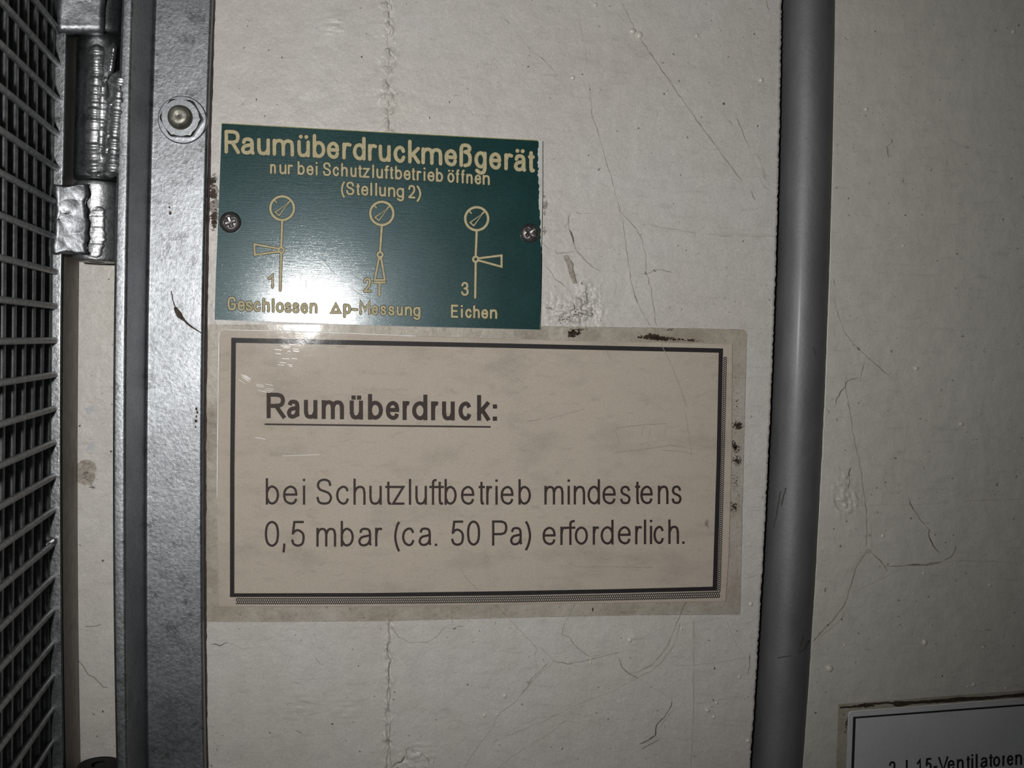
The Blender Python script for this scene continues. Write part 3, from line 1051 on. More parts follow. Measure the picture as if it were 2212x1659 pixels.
s4, s5, s6, s8 = 6.144, 6.144, 4.809, 5.529
LINES = []
l1 = tr_('R 92 298;a 312 492;u 525 695;m 730 1015;\u00fc 1058 1225;b 1262 1430;e 1450 1615;r 1655 1780;d 1795 1965;r 1997 2118', 470, s4) + \
    [('u', 817.8, 844)] + tr_('c 185 342;k 378 540;m 555 832;e 862 1028;\u00df 1060 1225;g 1258 1420;e 1455 1615;r 1655 1772;\u00e4 1783 1945;t 1968 2062', 820, s5)
LINES.append((l1, lin((502, 332.4), (657, 339.8), (779, 346.3), (832, 350), (932, 355.7), (975, 359.8), (1070, 366.3), (1152, 372.4)), 37, 51.5, 7.6))
l2 = tr_('n 697 775;u 820 915;r 932 1002;b 1062 1158;e 1180 1275;i 1295 1335;S 1397 1505;c 1528 1612;h 1640 1728;u 1762 1845;t 1865 1920;z 1925 2018;l 2045 2085', 470, s4) + \
    [('u', 813, 827.3)] + tr_('f 62 125;t 135 185;b 205 300;e 318 412;t 425 475;r 492 555;i 580 612;e 635 730;b 748 842;\u00f6 900 993;f 1010 1060;f 1080 1130;n 1150 1235;e 1262 1348;n 1368 1462', 820, s5)
LINES.append((l2, lin((590, 375.4), (685, 379.5), (780, 383.8), (848, 386.8), (917, 390.6), (948, 392.8), (995, 396.2), (1050, 399.6)), 21.4, 29.5, 4.1))
l3 = tr_('( 1637 1690;S 1705 1815;t 1840 1892;e 1905 2002;l 2020 2060;l 2085 2125', 470, s4) + [('u', 819, 833.8)] + \
    tr_('n 112 208;g 222 325;2 378 475;) 490 552', 820, s5)
LINES.append((l3, lin((745, 421), (805, 423.4), (848, 425.9), (890, 428.6)), 21.4, 29, 4.1))
l4 = tr_('G 103 190;e 207 285;s 290 365;c 375 445;h 468 540;l 563 592;o 607 688;s 697 768;s 778 850;e 865 938;n 958 1035', 470, s6)
LINES.append((l4, lin((500, 670.4), (575, 674), (677, 677)), 22, 29.5, 4.4))
l5 = tr_('p 1308 1385;- 1395 1460;M 1475 1588;e 1600 1668;s 1690 1755;s 1772 1840;u 1860 1925;n 1945 2020;g 2030 2108', 470, s6)
LINES.append((l5, lin((725, 676.9), (788, 679.4), (882, 683)), 21, 29.5, 4.4))
LINES.append((tr_('T 1175 1280', 470, s6), lambda x: 676.9, 22, 29, 4.4))
l6 = tr_('E 410 498;i 525 555;c 580 658;h 675 755;e 772 855;n 875 962', 900, s8)
LINES.append((l6, lin((982, 686.4), (1066, 688.8)), 20.5, 28.3, 4.4))
LINES.append((tr_('1 522 590', 470, s6), lambda x: 622.5, 21, 30, 4.4))
LINES.append((tr_('2 1515 1595', 470, s6), lambda x: 631, 21, 31, 4.4))
LINES.append((tr_('3 530 622', 900, s8), lambda x: 639, 21, 30, 4.4))
HO, HC = onplate(.00004), onplate(.00009)
for letters, bl, xh, cp_, w_ in LINES:
    mb = MB(); word(mb, letters, bl, xh, cp_, w_, HO, True, 2.4)
    out_ = mk('engraved_outline', mb.v, mb.f, M_OUTL, sign)
    mb = MB(); word(mb, letters, bl, xh, cp_, w_, HC, True)
    mk('engraved_lettering', mb.v, mb.f, M_CREAM, out_)


def circ(cx, cy, r, n=36): return [(cx + r * math.cos(t), cy + r * math.sin(t)) for t in np.linspace(0, 2 * math.pi, n + 1)]


def gauge(cx, cy, r, px_, py_, botx, boty, handle, ex=None):
    S = [(circ(cx, cy, r), 5.0)]
    k = r / 26.0
    S.append(([(cx + 13.5 * k, cy - 11.5 * k), (cx - 15 * k, cy + 8.5 * k), (cx - 6.5 * k, cy + 16 * k), (cx + 13.5 * k, cy - 11.5 * k)], 2.4))
    S.append(([(cx - 17.5 * k, cy - 18 * k), (cx - 12 * k, cy - 12.5 * k)], 2.6))
    S.append(([(cx + 12 * k, cy - 11 * k), (cx + 19 * k, cy - 17.5 * k)], 3.0))
    S.append(([(cx, cy + r + 2), (px_, py_ - 7)], 4.6))
    S.append((circ(px_, py_, 5.6, 20), 4.4))
    S.append(([(px_, py_ + 8), (botx, boty)], 4.6))
    S.append((handle, 4.2))
    if ex: S.append((ex, 4.6))
    a = MB(); b_ = MB()
    for p, w_ in S:
        stroke(a, p, w_ + 2.3, HO); stroke(b_, p, w_, HC)
    o = mk('symbol_outline', a.v, a.f, M_OUTL, sign)
    mk('gauge_symbol', b_.v, b_.f, M_CREAM, o)


gauge(609.5, 449.8, 25.5, 607.5, 540.3, 605.2, 627, [(602, 537), (549.5, 527.5), (550.5, 550.5), (602, 543.5)])
gauge(824.7, 461, 25, 821, 550.3, 820.4, 560, [(818.6, 557), (809.5, 604.7), (831.2, 604.7), (823.4, 557)], [(808.5, 610.2), (831.5, 610.2)])
a = MB(); b_ = MB()
stroke(a, [(819.9, 611), (819.4, 637)], 6.4, HO); stroke(b_, [(819.9, 611), (819.4, 637)], 4.6, HC)
o = mk('symbol_outline', a.v, a.f, M_OUTL, sign); mk('gauge_symbol', b_.v, b_.f, M_CREAM, o)
gauge(1029.7, 472.5, 24.8, 1027.5, 560, 1026.4, 643, [(1033.5, 558), (1083.4, 551.8), (1083.4, 576.2), (1033.5, 562.5)])

# fine scratches on the lacquer
M_SCR = simple('scratch_dark', (.03, .04, .045), .5, 0, .3, 900, 800, 0, .3)
for p in ([(696, 558), (718, 586), (728, 594)], [(717, 540), (727, 546)], [(661, 605), (662, 627)], [(768, 599), (780, 605)],
          [(760, 623), (782, 640)], [(480, 372), (483, 374)], [(876, 660), (898, 668)]):
    mb = MB(); stroke(mb, seg_pts(p, 5, .5, 3), .9, onplate(.00002))
    mk('scratch', mb.v, mb.f, M_SCR, sign)


def screw(cx, cy, r, ang, label):
    """pan head with a cross recess, built from a polar height field"""
    SH = float(tilt(cx, cy))
    hx, hy = at_h(cx, cy, SH + .0012)
    c = P(hx, hy, 0)
    R = r * PX * .97
    nr, na = 22, 72
    v = []
    for j in range(nr + 1):
        q = j / nr
        for i in range(na):
            a = 2 * math.pi * i / na
            x = q * math.cos(a); y = q * math.sin(a)
            hh = .0019 * math.sqrt(max(0, 1 - (q * .96) ** 2)) ** .8
            xr_ = x * math.cos(ang) + y * math.sin(ang); yr_ = -x * math.sin(ang) + y * math.cos(ang)
            arm = min(abs(xr_), abs(yr_)); ln = max(abs(xr_), abs(yr_))
            if arm < .13 and ln < .52: hh -= .0010 * (1 - ln * .9)
            elif arm < .2 and ln < .56: hh -= .0003
            v.append((c[0] + R * x, -(SH + hh), c[2] + R * y))
    f = [(j * na + i, j * na + (i + 1) % na, (j + 1) * na + (i + 1) % na, (j + 1) * na + i) for j in range(nr) for i in range(na)]
    # skirt
    n0 = len(v)
    for i in range(na):
        a = 2 * math.pi * i / na
        v.append((c[0] + R * math.cos(a), -SH + .0003, c[2] + R * math.sin(a)))
    f += [(nr * na + i, nr * na + (i + 1) % na, n0 + (i + 1) % na, n0 + i) for i in range(na)]
    o = mk('screw', v, f, M_SCREW, sign, smooth=True)
    tag(o, label)


screw(497, 479.5, 22.0, .35, 'dull grey cross-head screw at the left edge')
screw(1145, 503, 20.5, .75, 'brownish cross-head screw at the right edge')

# ================================================================== LAMINATED NOTICE
base = P(1030, 1330, 0)
note = empty('laminated_notice', base, 'large laminated beige paper notice with heavy black frame below the green plate', 'notice')
NH = .00050
paper = [(473, 713), (760, 721), (1060, 731.5), (1330, 738), (1582, 743), (1580, 980), (1574, 1200), (1567, 1299), (1330, 1302), (1096, 1305), (840, 1309.5), (640, 1310.5), (472, 1310), (468, 1000)]
ppr = poly('paper_sheet', rounded([paper[0]] + paper[1:], [6, 0, 0, 0, 5, 0, 0, 5, 0, 0, 0, 0, 5, 0]), NH, M_PAPER, note, .0001)
film = rounded([(448, 701), (800, 702), (1166, 705), (1400, 708), (1613, 712), (1604, 1056), (1598, 1327), (1358, 1328.5), (1060, 1335), (840, 1341), (640, 1342.5), (446, 1342.5), (444, 1000)],
               [0, 0, 0, 0, 10, 0, 3, 0, 0, 0, 0, 0, 0])
# film over the wall margin: a ring around the paper, and the film over the paper itself
mb = MB()
outer = [np.array(p) for p in film]
poly('laminate_film', film, NH - .00015, M_FILM, note)
poly('laminate_over_paper', rounded([paper[0]] + paper[1:], [6, 0, 0, 0, 5, 0, 0, 5, 0, 0, 0, 0, 5, 0]), NH + .00016, M_FILM_IN, note)
IK = flat(NH + .00004)
# black frame
mb = MB()


def band(mb, o_, i_, conv):
    n = len(o_)
    mb.add(conv(np.array(o_ + i_, float)), [(k, (k + 1) % n, n + (k + 1) % n, n + k) for k in range(n)])


O_ = [(499.5, 729.5), (1100, 742), (1562, 752.7), (1557, 1000), (1548.7, 1276), (1330, 1281.5), (1100, 1286.3), (800, 1289.5), (496.7, 1289.8), (497, 1010)]
I_ = [(509.7, 740.6), (1100, 751.8), (1552.5, 762), (1547.8, 1000), (1539.5, 1267.3), (1330, 1272.5), (1100, 1276.8), (800, 1281), (506.2, 1281.6), (506.6, 1010)]
band(mb, O_, I_, IK)
mk('printed_frame', mb.v, mb.f, M_INK, note)
# hatched drop shadow of the frame, printed as small slanted dashes in three rows
mb = MB()
bt = lin((511, 1290.8), (800, 1290.5), (1100, 1287.3), (1330, 1282.5), (1556, 1277))
x = 512.0; i = 0
while x < 1555:
    for row in range(3):
        y = bt(x) + 2.6 + row * 4.9
        s_ = 1 if (row + i) % 2 else -1
        s_ = 1 if row % 2 else -1
        stroke(mb, [(x - 2.0, y - 2.0 * s_), (x + 2.0, y + 2.0 * s_)], 2.3, IK, False)
    x += 4.45; i += 1
rt = lin((773, 1566), (1000, 1560.5), (1285, 1552))
y = 773.0
while y < 1278:
    xx_ = rt(y)
    for cpos in (-1.6, 2.6):
        s_ = 1 if cpos > 0 else -1
        stroke(mb, [(xx_ + cpos - 1.8, y - 1.9 * s_), (xx_ + cpos + 1.8, y + 1.9 * s_)], 2.1, IK, False)
    y += 4.4
tag(mk('printed_frame_shadow', mb.v, mb.f, M_INK, note), kind='stuff')

sA = 4.096
lA = tr_('R 65 232;a 245 362;u 395 515;m 552 750;\u00fc 800 918;b 962 1095;e 1120 1240;r 1268 1345;d 1352 1488;r 1520 1600;u 1617 1730;c 1763 1878;k 1927 2040;: 2070 2100', 560, sA)
mb = MB(); word(mb, lA, lin((576, 903.4), (794, 906.5), (1058, 908.8)), 41, 55.4, 8.9, IK, False)
mk('printed_heading', mb.v, mb.f, M_INK2, note)
mb = MB(); stroke(mb, [(571.5, 916.4), (800, 919.3), (1060, 922.2)], 3.7, IK, False)
mk('heading_underline', mb.v, mb.f, M_INK2, note)
sB, sC = 5.005, 4.424
lB = tr_('b 70 215;e 257 415;i 472 497;S 615 788;c 830 972;h 1018 1150;u 1190 1325;t 1362 1440;z 1435 1570;l 1617 1643;u 1687 1813;f 1838 1930;t 1915 2000;b 2003 2135', 560, sB) + \
    [('e', 995.6, 1025)] + tr_('t 150 212;r 222 290;i 310 332;e 360 485;b 530 650;m 778 962;i 1000 1022;n 1058 1168;d 1190 1310;e 1333 1462;s 1500 1605;t 1645 1695;e 1695 1815;n 1862 1965;s 1992 2092', 1000, sC)
mb = MB(); word(mb, lB, lin((574, 1090), (1000, 1090.4), (1473, 1088.8)), lin((574, 41.5), (1473, 40.2)), lin((574, 57), (1473, 54)), 5.1, IK, False)
mk('printed_line', mb.v, mb.f, M_INK2, note)
lC = tr_('0 60 215;, 250 285;5 342 492;m 617 832;b 880 1023;a 1070 1220;r 1252 1340;( 1458 1525;c 1543 1680;a 1722 1865;. 1900 1922', 560, sB) + \
    [('5', 974, 1002.4)] + tr_('0 38 165;P 278 425;a 450 570;) 590 652;e 760 888;r 930 1000;f 985 1080;o 1068 1195;r 1240 1310;d 1315 1440;e 1480 1605;r 1645 1720;l 1728 1752;i 1785 1810;c 1820 1922;h 1962 2065;. 2095 2118', 1000, sC)
mb = MB(); word(mb, lC, lin((574, 1181.4), (1065, 1178.6), (1470, 1174.8)), lin((574, 41), (1473, 39.4)), lin((574, 56.3), (1473, 53)), 5.1, IK, False)
mk('printed_line', mb.v, mb.f, M_INK2, note)

# lifted edge of the paper under the film, its highlight painted white
mb = MB()
bead(mb, [(486, 712.6), (479, 713.5), (474.5, 718), (473, 730), (471.5, 820), (470, 960), (469, 1080)], 3.2, NH + .0001, .0004, 2, 4, 0)
mk('lifted_paper_edge', mb.v, mb.f, M_WHITE, note, smooth=True)
mb = MB()
bead(mb, [(486, 712.4), (620, 715.5), (760, 720.3), (900, 726)], 2.6, NH + .0001, .0003, 2, 6, 0)
mk('lifted_paper_edge', mb.v, mb.f, M_WHITE, note, smooth=True)
mb = MB()
for pts in (rounded(paper, 1.0)[:],):
    pass
for pl in ([(900, 726), (1060, 731.5), (1330, 738), (1582, 743)], [(1582, 743), (1580, 980), (1574, 1200), (1567, 1299)], [(1567, 1299), (1330, 1302), (1096, 1305), (840, 1309.5), (640, 1310.5), (472, 1310)], [(472, 1310), (469.5, 1150)]):
    stroke(mb, pl, 1.3, flat(NH + .00003), False)
mk('paper_rim', mb.v, mb.f, simple('paper_rim', (.40, .34, .28), .6, 0, .2, 900, 800, 0, .2), note)
mb = MB()
for pl in ([(1166, 705), (1400, 708), (1606, 711.6)], [(1612.5, 722), (1604, 1056), (1598, 1324)], [(1598, 1327), (1358, 1328.5), (1060, 1335), (840, 1341), (640, 1342.5), (446, 1342.5)]):
    stroke(mb, seg_pts(pl, 20, .3, 1), 1.4, flat(NH + .00001), False)
mk('film_rim', mb.v, mb.f, simple('film_rim', (.36, .34, .29), .5, 0, .3, 900, 800, 0, .3), note)

# dark mould caught under the film margin
def spray(mb, cx, cy, rx, ry, n, smin, smax, conv, k=0, ang=0.0):
    r_ = np.random.default_rng(int(cx * 7 + cy * 13) + k)
    for _ in range(n):
        a = r_.random() * 2 * math.pi; q = r_.random() ** .8
        dx = rx * q * math.cos(a); dy = ry * q * math.sin(a)
        x = cx + dx * math.cos(ang) - dy * math.sin(ang); y = cy + dx * math.sin(ang) + dy * math.cos(ang)
        s_ = smin + (smax - smin) * (1 - q) * r_.random()
        blotch(mb, x, y, s_ * (1 + r_.random()), s_, conv, 7, k)


MC = flat(.00012)
mb = MB()
spray(mb, 1240, 719, 18, 9, 60, .8, 4.5, MC, 1, -.3); spray(mb, 1250, 712, 22, 3, 30, .6, 2, MC, 2)
spray(mb, 1425, 731, 52, 5, 150, .8, 4, MC, 3, .06); spray(mb, 1405, 727, 24, 7, 60, .8, 4, MC, 4)
spray(mb, 1490, 735, 30, 3, 40, .6, 2.4, MC, 5, .05); spray(mb, 1445, 712, 12, 3, 14, .6, 2, MC, 6)
spray(mb, 1593, 919, 13, 9, 70, .8, 4, MC, 7, .1); spray(mb, 1588, 965, 9, 14, 60, .8, 3.6, MC, 8, -.4); spray(mb, 1592, 995, 11, 12, 70, .7, 2.6, MC, 9)
spray(mb, 1585, 1095, 12, 12, 60, .6, 2, MC, 10); spray(mb, 1590, 1040, 10, 40, 30, .5, 1.3, MC, 11); spray(mb, 1592, 870, 10, 60, 26, .5, 1.3, MC, 12)
blotch(mb, 1280.5, 1317, 2, 4.5, MC)
tag(mk('mould_stain', mb.v, mb.f, M_MOULD, note), kind='stuff')
mb = MB(); PCV = flat(NH + .00005)
spray(mb, 1527, 1132, 6, 12, 40, .5, 2.2, PCV, 1)
tag(mk('paper_stain', mb.v, mb.f, M_CR[1], note), kind='stuff')
# thin scratches and smudges printed on the paper by wear
mb = MB()
SM = [([(1429, 745), (1452, 792), (1470, 840), (1484, 880)], 1.3), ([(1310, 756), (1318, 775)], 1.2), ([(1480, 890), (1494, 985)], 1.0),
      ([(1330, 925), (1360, 921), (1390, 918), (1440, 915)], 1.5), ([(1330, 977), (1380, 972), (1450, 962), (1480, 966)], 1.4),
      ([(1430, 972), (1480, 976), (1500, 981)], 1.2), ([(995, 1228), (1002, 1241), (1030, 1273)], 1.2), ([(1228, 1217), (1245, 1224), (1330, 1224), (1410, 1226)], 1.3),
      ([(1390, 918), (1386, 940)], 1.2), ([(1405, 926), (1402, 944)], 1.0), ([(1440, 920), (1436, 935)], 1.0), ([(1185, 905), (1230, 892), (1262, 884)], 1.1),
      ([(1330, 930), (1338, 960)], 1.0), ([(1500, 860), (1528, 848)], 1.0), ([(1140, 910), (1170, 905)], 1.6)]
M_PSC = simple('paper_scratch', (.40, .35, .31), .7, 0, .2, 900, 800, 0, .1)
for p, w_ in SM:
    mb = MB(); stroke(mb, seg_pts(p, 5, .8, 4), w_, PCV)
    mk('scratch', mb.v, mb.f, M_PSC, note)
# white glossy scratches of the film near the flash
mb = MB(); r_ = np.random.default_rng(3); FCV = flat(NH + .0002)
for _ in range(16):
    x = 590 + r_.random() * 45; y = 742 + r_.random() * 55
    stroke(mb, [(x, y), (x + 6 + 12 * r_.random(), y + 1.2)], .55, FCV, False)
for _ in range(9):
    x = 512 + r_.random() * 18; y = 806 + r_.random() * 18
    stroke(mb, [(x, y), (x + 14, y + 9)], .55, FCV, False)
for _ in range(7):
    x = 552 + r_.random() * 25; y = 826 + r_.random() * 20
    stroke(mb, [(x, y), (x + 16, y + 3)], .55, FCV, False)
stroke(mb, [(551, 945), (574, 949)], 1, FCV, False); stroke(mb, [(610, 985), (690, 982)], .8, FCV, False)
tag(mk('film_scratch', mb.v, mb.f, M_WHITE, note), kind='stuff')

# ================================================================== SECOND NOTICE at the lower right
base = P(2050, 1655, 0)
n2 = empty('laminated_notice', base, 'smaller laminated white notice with thin black frame at lower right beside the pipe', 'notice')


def T(u_, v_):      # position on the second notice: u across, v down, in picture units
    return (1811 + u_ * .9972 - v_ * .036, 1521 - u_ * .0748 + v_ * .9993)


def quad(u0, v0, u1, v1): return [T(u0, v0), T(u1, v0), T(u1, v1), T(u0, v1)]


poly('paper_sheet', rounded(quad(22, 18, 820, 420), 4), NH, M_PAPER2, n2, .0001)
poly('laminate_film', rounded(quad(0, 0, 842, 442), 3), NH - .00015, M_FILM, n2)
mb = MB(); band(mb, quad(33, 30, 808, 406), quad(39, 34.2, 802, 401), IK)
mk('printed_frame', mb.v, mb.f, M_INK, n2)
sD = 6.663
lD = tr_('2 265 365;L 510 600;1 668 740;5 790 885;- 910 965;V 975 1125;e 1110 1215;n 1245 1345;t 1385 1435;i 1450 1485;l 1515 1545;a 1585 1690;t 1710 1765;o 1765 1870;r 1900 1950;e 1965 2060;n 2085 2185', 1880, sD)
mb = MB(); word(mb, lD, lin((1920, 1676.5), (2054, 1664.5), (2200, 1652.5)), 23, 31.5, 4.4, IK, False)
mk('printed_line', mb.v, mb.f, M_INK, n2)
mb = MB()
spray(mb, 1868, 1524, 26, 5, 90, .8, 4, MC, 1, -.08); spray(mb, 1830, 1560, 4, 26, 34, .6, 2.6, MC, 2, .2)
q = seg_pts([(1935, 1520), (2020, 1515), (2120, 1508), (2212, 1501), (2400, 1487)], 5, 1, 2)
stroke(mb, q, list(8 + 5 * vnoise(np.arange(len(q)) / 9, 0, 4)), MC)
q = seg_pts([(1816, 1528), (1850, 1526), (1900, 1519), (1960, 1517)], 5, 1, 2)
stroke(mb, q, 4, MC)
tag(mk('mould_stain', mb.v, mb.f, M_MOULD, n2), kind='stuff')
mb = MB(); bead(mb, [T(24, 60), T(23, 24), T(28, 18.5), T(60, 18), T(400, 18)], 2.4, NH + .0001, .0003, 2, 6, 0)
mk('lifted_paper_edge', mb.v, mb.f, M_WHITE, n2, smooth=True)  # white stands in for the highlight along this edge

# ================================================================== WEAR OF THE WALL: cracks, beads of paint, stains


def onwall(off):
    def c_(q):
        q = np.asarray(q, float)
        return P(q[:, 0], q[:, 1], relief(q[:, 0], q[:, 1]) + off)
    return c_


CR = [  # points, width, darkness 0..2
    ([(1343, 6), (1358, 36), (1373, 66), (1385, 85)], 1.3, 1), ([(1330, 25), (1337, 34), (1366, 66)], 1.2, 0),
    ([(1385, 86), (1402, 111), (1425, 146), (1452, 183), (1470, 210)], 2.2, 1), ([(1468, 207), (1489, 237), (1520, 280), (1547, 316), (1572, 352), (1589, 373), (1604, 392)], 1.7, 1),
    ([(1247, 19), (1259, 82), (1264, 110), (1266, 139)], 1.1, 0), ([(1258, 172), (1268, 196), (1275, 222)], 1.1, 0), ([(1272, 180), (1276, 210), (1279, 253), (1284, 262), (1291, 285), (1304, 330), (1319, 380), (1334, 434)], 1.3, 1),
    ([(1334, 434), (1340, 457), (1369, 487), (1386, 514), (1395, 554), (1396, 586), (1406, 624), (1413, 673), (1418, 705)], 1.4, 1),
    ([(1344, 472), (1349, 504), (1355, 554), (1361, 596), (1370, 636), (1379, 656), (1392, 682), (1406, 706)], 1.3, 1),
    ([(1370, 636), (1378, 655)], 2.2, 1), ([(1361, 588), (1363, 600)], 2.4, 1),
    ([(1231, 460), (1227, 472), (1228, 489), (1236, 514), (1241, 529), (1244, 541), (1262, 559), (1279, 576), (1297, 586)], 1.8, 1),
    ([(1228, 480), (1220, 490)], 2, 1), ([(1230, 495), (1238, 512), (1240, 528)], 2.6, 2),
    ([(1197, 541), (1203, 547), (1214, 547), (1230, 545), (1242, 543)], 1.5, 1), ([(1172, 524), (1180, 534), (1187, 539)], 1.8, 1), ([(1176, 574), (1188, 585), (1197, 601), (1212, 611), (1222, 621)], 1.5, 1),
    ([(1242, 460), (1290, 462), (1324, 462)], 1.1, 0), ([(1244, 459), (1252, 462)], 2, 1),
    ([(1415, 488), (1418, 494)], 2, 1), ([(1400, 484), (1430, 492), (1468, 497), (1500, 502)], 2.4, 0), ([(1499, 499), (1503, 509)], 4, 0), ([(1438, 498), (1443, 502)], 3, 1),
    ([(1515, 505), (1560, 507), (1620, 511), (1674, 511)], 1.4, 0), ([(1540, 504), (1600, 505), (1670, 505)], 1.0, 0), ([(1553, 509), (1580, 511)], 1.4, 1),
    ([(1380, 592), (1395, 592), (1405, 589), (1413, 584), (1424, 582), (1432, 583), (1452, 588)], 1.5, 1), ([(1411, 582), (1416, 587)], 4.5, 2), ([(1393, 586), (1396, 594)], 2.5, 2),
    ([(1488, 592), (1489, 607)], 1, 0), ([(1296, 635), (1299, 620), (1302, 608)], 1.2, 0), ([(1328, 600), (1331, 618), (1326, 640)], 1.2, 0), ([(1320, 570), (1345, 600), (1356, 620)], 1.1, 0),
    ([(1321, 695), (1325, 706)], 1.6, 1), ([(1556, 233), (1574, 262), (1583, 270)], 1.2, 0), ([(1574, 258), (1583, 271)], 2.6, 1), ([(1590, 253), (1604, 285), (1620, 322)], 1.3, 1),
    ([(1090, 40), (1101, 52)], 1.6, 1), ([(1110, 65), (1150, 112), (1178, 132)], 1.1, 0), ([(1165, 122), (1178, 132), (1205, 162)], 1.3, 1), ([(1200, 110), (1240, 130), (1258, 150)], 1.0, 0),
    ([(1655, 0), (1661, 25)], 1.6, 1), ([(1421, 240), (1420, 252)], 1.6, 1), ([(977, 205), (993, 206)], 1.2, 2), ([(1635, 330), (1652, 372), (1664, 400)], 1.2, 0), ([(1645, 360), (1655, 390)], 1.4, 1),
    ([(1622, 412), (1626, 424), (1631, 432)], 2.6, 1), ([(1642, 385), (1650, 402), (1662, 412)], 1.2, 1), ([(1592, 385), (1606, 400)], 1.2, 0),
    # below the notice
    ([(838, 1342), (840, 1372), (836, 1400), (842, 1430), (838, 1462), (843, 1495), (839, 1530), (843, 1560), (840, 1600), (845, 1659)], 1.6, 1),
    ([(838, 1312), (839, 1340)], 2.0, 0),
    ([(1040, 1280), (1075, 1311), (1110, 1348), (1147, 1386), (1161, 1401)], 1.6, 0), ([(1161, 1398), (1155, 1419), (1160, 1440), (1165, 1456)], 1.4, 0),
    ([(1166, 1397), (1182, 1412), (1197, 1427)], 2.0, 0), ([(1192, 1428), (1227, 1434), (1252, 1430), (1275, 1424), (1305, 1417), (1338, 1409)], 1.7, 1), ([(1227, 1435), (1262, 1442), (1278, 1438), (1310, 1424)], 1.3, 0),
    ([(1275, 1419), (1307, 1410), (1337, 1400)], 1.3, 0),
    ([(1197, 1430), (1164, 1457), (1135, 1492), (1108, 1520), (1078, 1541), (1060, 1577), (1030, 1615), (1003, 1659)], 1.8, 0), ([(1186, 1432), (1150, 1465), (1128, 1500)], 1.4, 1),
    ([(1244, 1299), (1235, 1320), (1221, 1342), (1213, 1371), (1233, 1377), (1239, 1392), (1258, 1408), (1277, 1420)], 1.4, 1),
    ([(1484, 1296), (1470, 1325), (1460, 1350), (1442, 1395), (1425, 1418), (1406, 1437), (1380, 1450), (1364, 1454)], 1.6, 1),
    ([(1470, 1345), (1455, 1395), (1430, 1430), (1405, 1450), (1378, 1464)], 2.6, 0), ([(1337, 1419), (1343, 1442), (1360, 1456), (1378, 1465)], 2.4, 1),
    ([(1378, 1465), (1330, 1490), (1250, 1520), (1180, 1555), (1120, 1580), (1061, 1604)], 1.5, 0), ([(1378, 1465), (1420, 1490), (1450, 1512)], 1.2, 0),
    ([(1230, 1550), (1180, 1590), (1120, 1625), (1075, 1659)], 1.5, 0), ([(1230, 1550), (1210, 1545), (1160, 1550), (1100, 1580)], 1.1, 0),
    ([(1452, 1511), (1449, 1526), (1436, 1548), (1418, 1566), (1415, 1589), (1400, 1600), (1382, 1607)], 2.0, 2), ([(1457, 1530), (1440, 1552), (1425, 1570)], 2.2, 0),
    ([(1425, 1597), (1410, 1605), (1385, 1618)], 4.0, 1), ([(1400, 1597), (1415, 1588)], 3.2, 1),
    ([(1621, 1410), (1619, 1440), (1615, 1457)], 1.4, 2), ([(1567, 1335), (1580, 1366), (1594, 1401)], 1.4, 0), ([(1498, 1335), (1499, 1450), (1497, 1570)], 2.2, 0), ([(1496, 1570), (1492, 1659)], 2.0, 0),
    ([(1460, 1440), (1540, 1432), (1620, 1420)], 1.2, 0), ([(1500, 1520), (1560, 1512), (1610, 1502)], 1.3, 0), ([(1380, 1380), (1440, 1355), (1520, 1340)], 1.2, 0), ([(1605, 1252), (1640, 1240)], 1.6, 0), ([(1612, 1103), (1650, 1103)], 1.2, 0),
    ([(455, 1392), (466, 1391), (476, 1396), (485, 1390), (494, 1387)], 1.8, 2), ([(494, 1388), (525, 1402), (545, 1398)], 1, 0), ([(682, 1420), (690, 1433), (702, 1438)], 1.2, 1),
    ([(846, 1353), (860, 1375), (888, 1389), (925, 1386), (945, 1375), (962, 1353)], 1.2, 1), ([(978, 1359), (986, 1356)], 4.5, 2), ([(985, 1355), (1002, 1352)], 1.6, 1), ([(1071, 1344), (1070, 1350)], 1.6, 2),
    ([(975, 1327), (976, 1338), (980, 1350)], 1.1, 1), ([(984, 1307), (988, 1312), (998, 1318)], 1.8, 1), ([(635, 1472), (644, 1476)], 1.6, 1), ([(612, 1520), (650, 1517), (700, 1522)], 1.3, 0), ([(616, 1543), (660, 1546), (692, 1538)], 1.6, 0),
    ([(640, 1578), (652, 1584)], 2.4, 1), ([(1108, 1470), (1114, 1473)], 1.6, 1), ([(1270, 1555), (1297, 1565), (1296, 1578)], 1.3, 0), ([(1190, 1570), (1225, 1558), (1260, 1563)], 1.3, 0),
    ([(880, 1640), (878, 1622), (884, 1615), (900, 1630)], 2, 1), ([(905, 1640), (912, 1628), (925, 1640), (930, 1659)], 2, 1), ([(935, 1655), (940, 1630), (947, 1625)], 2, 0), ([(845, 1659), (856, 1648), (868, 1645), (875, 1632)], 3, 2),
]
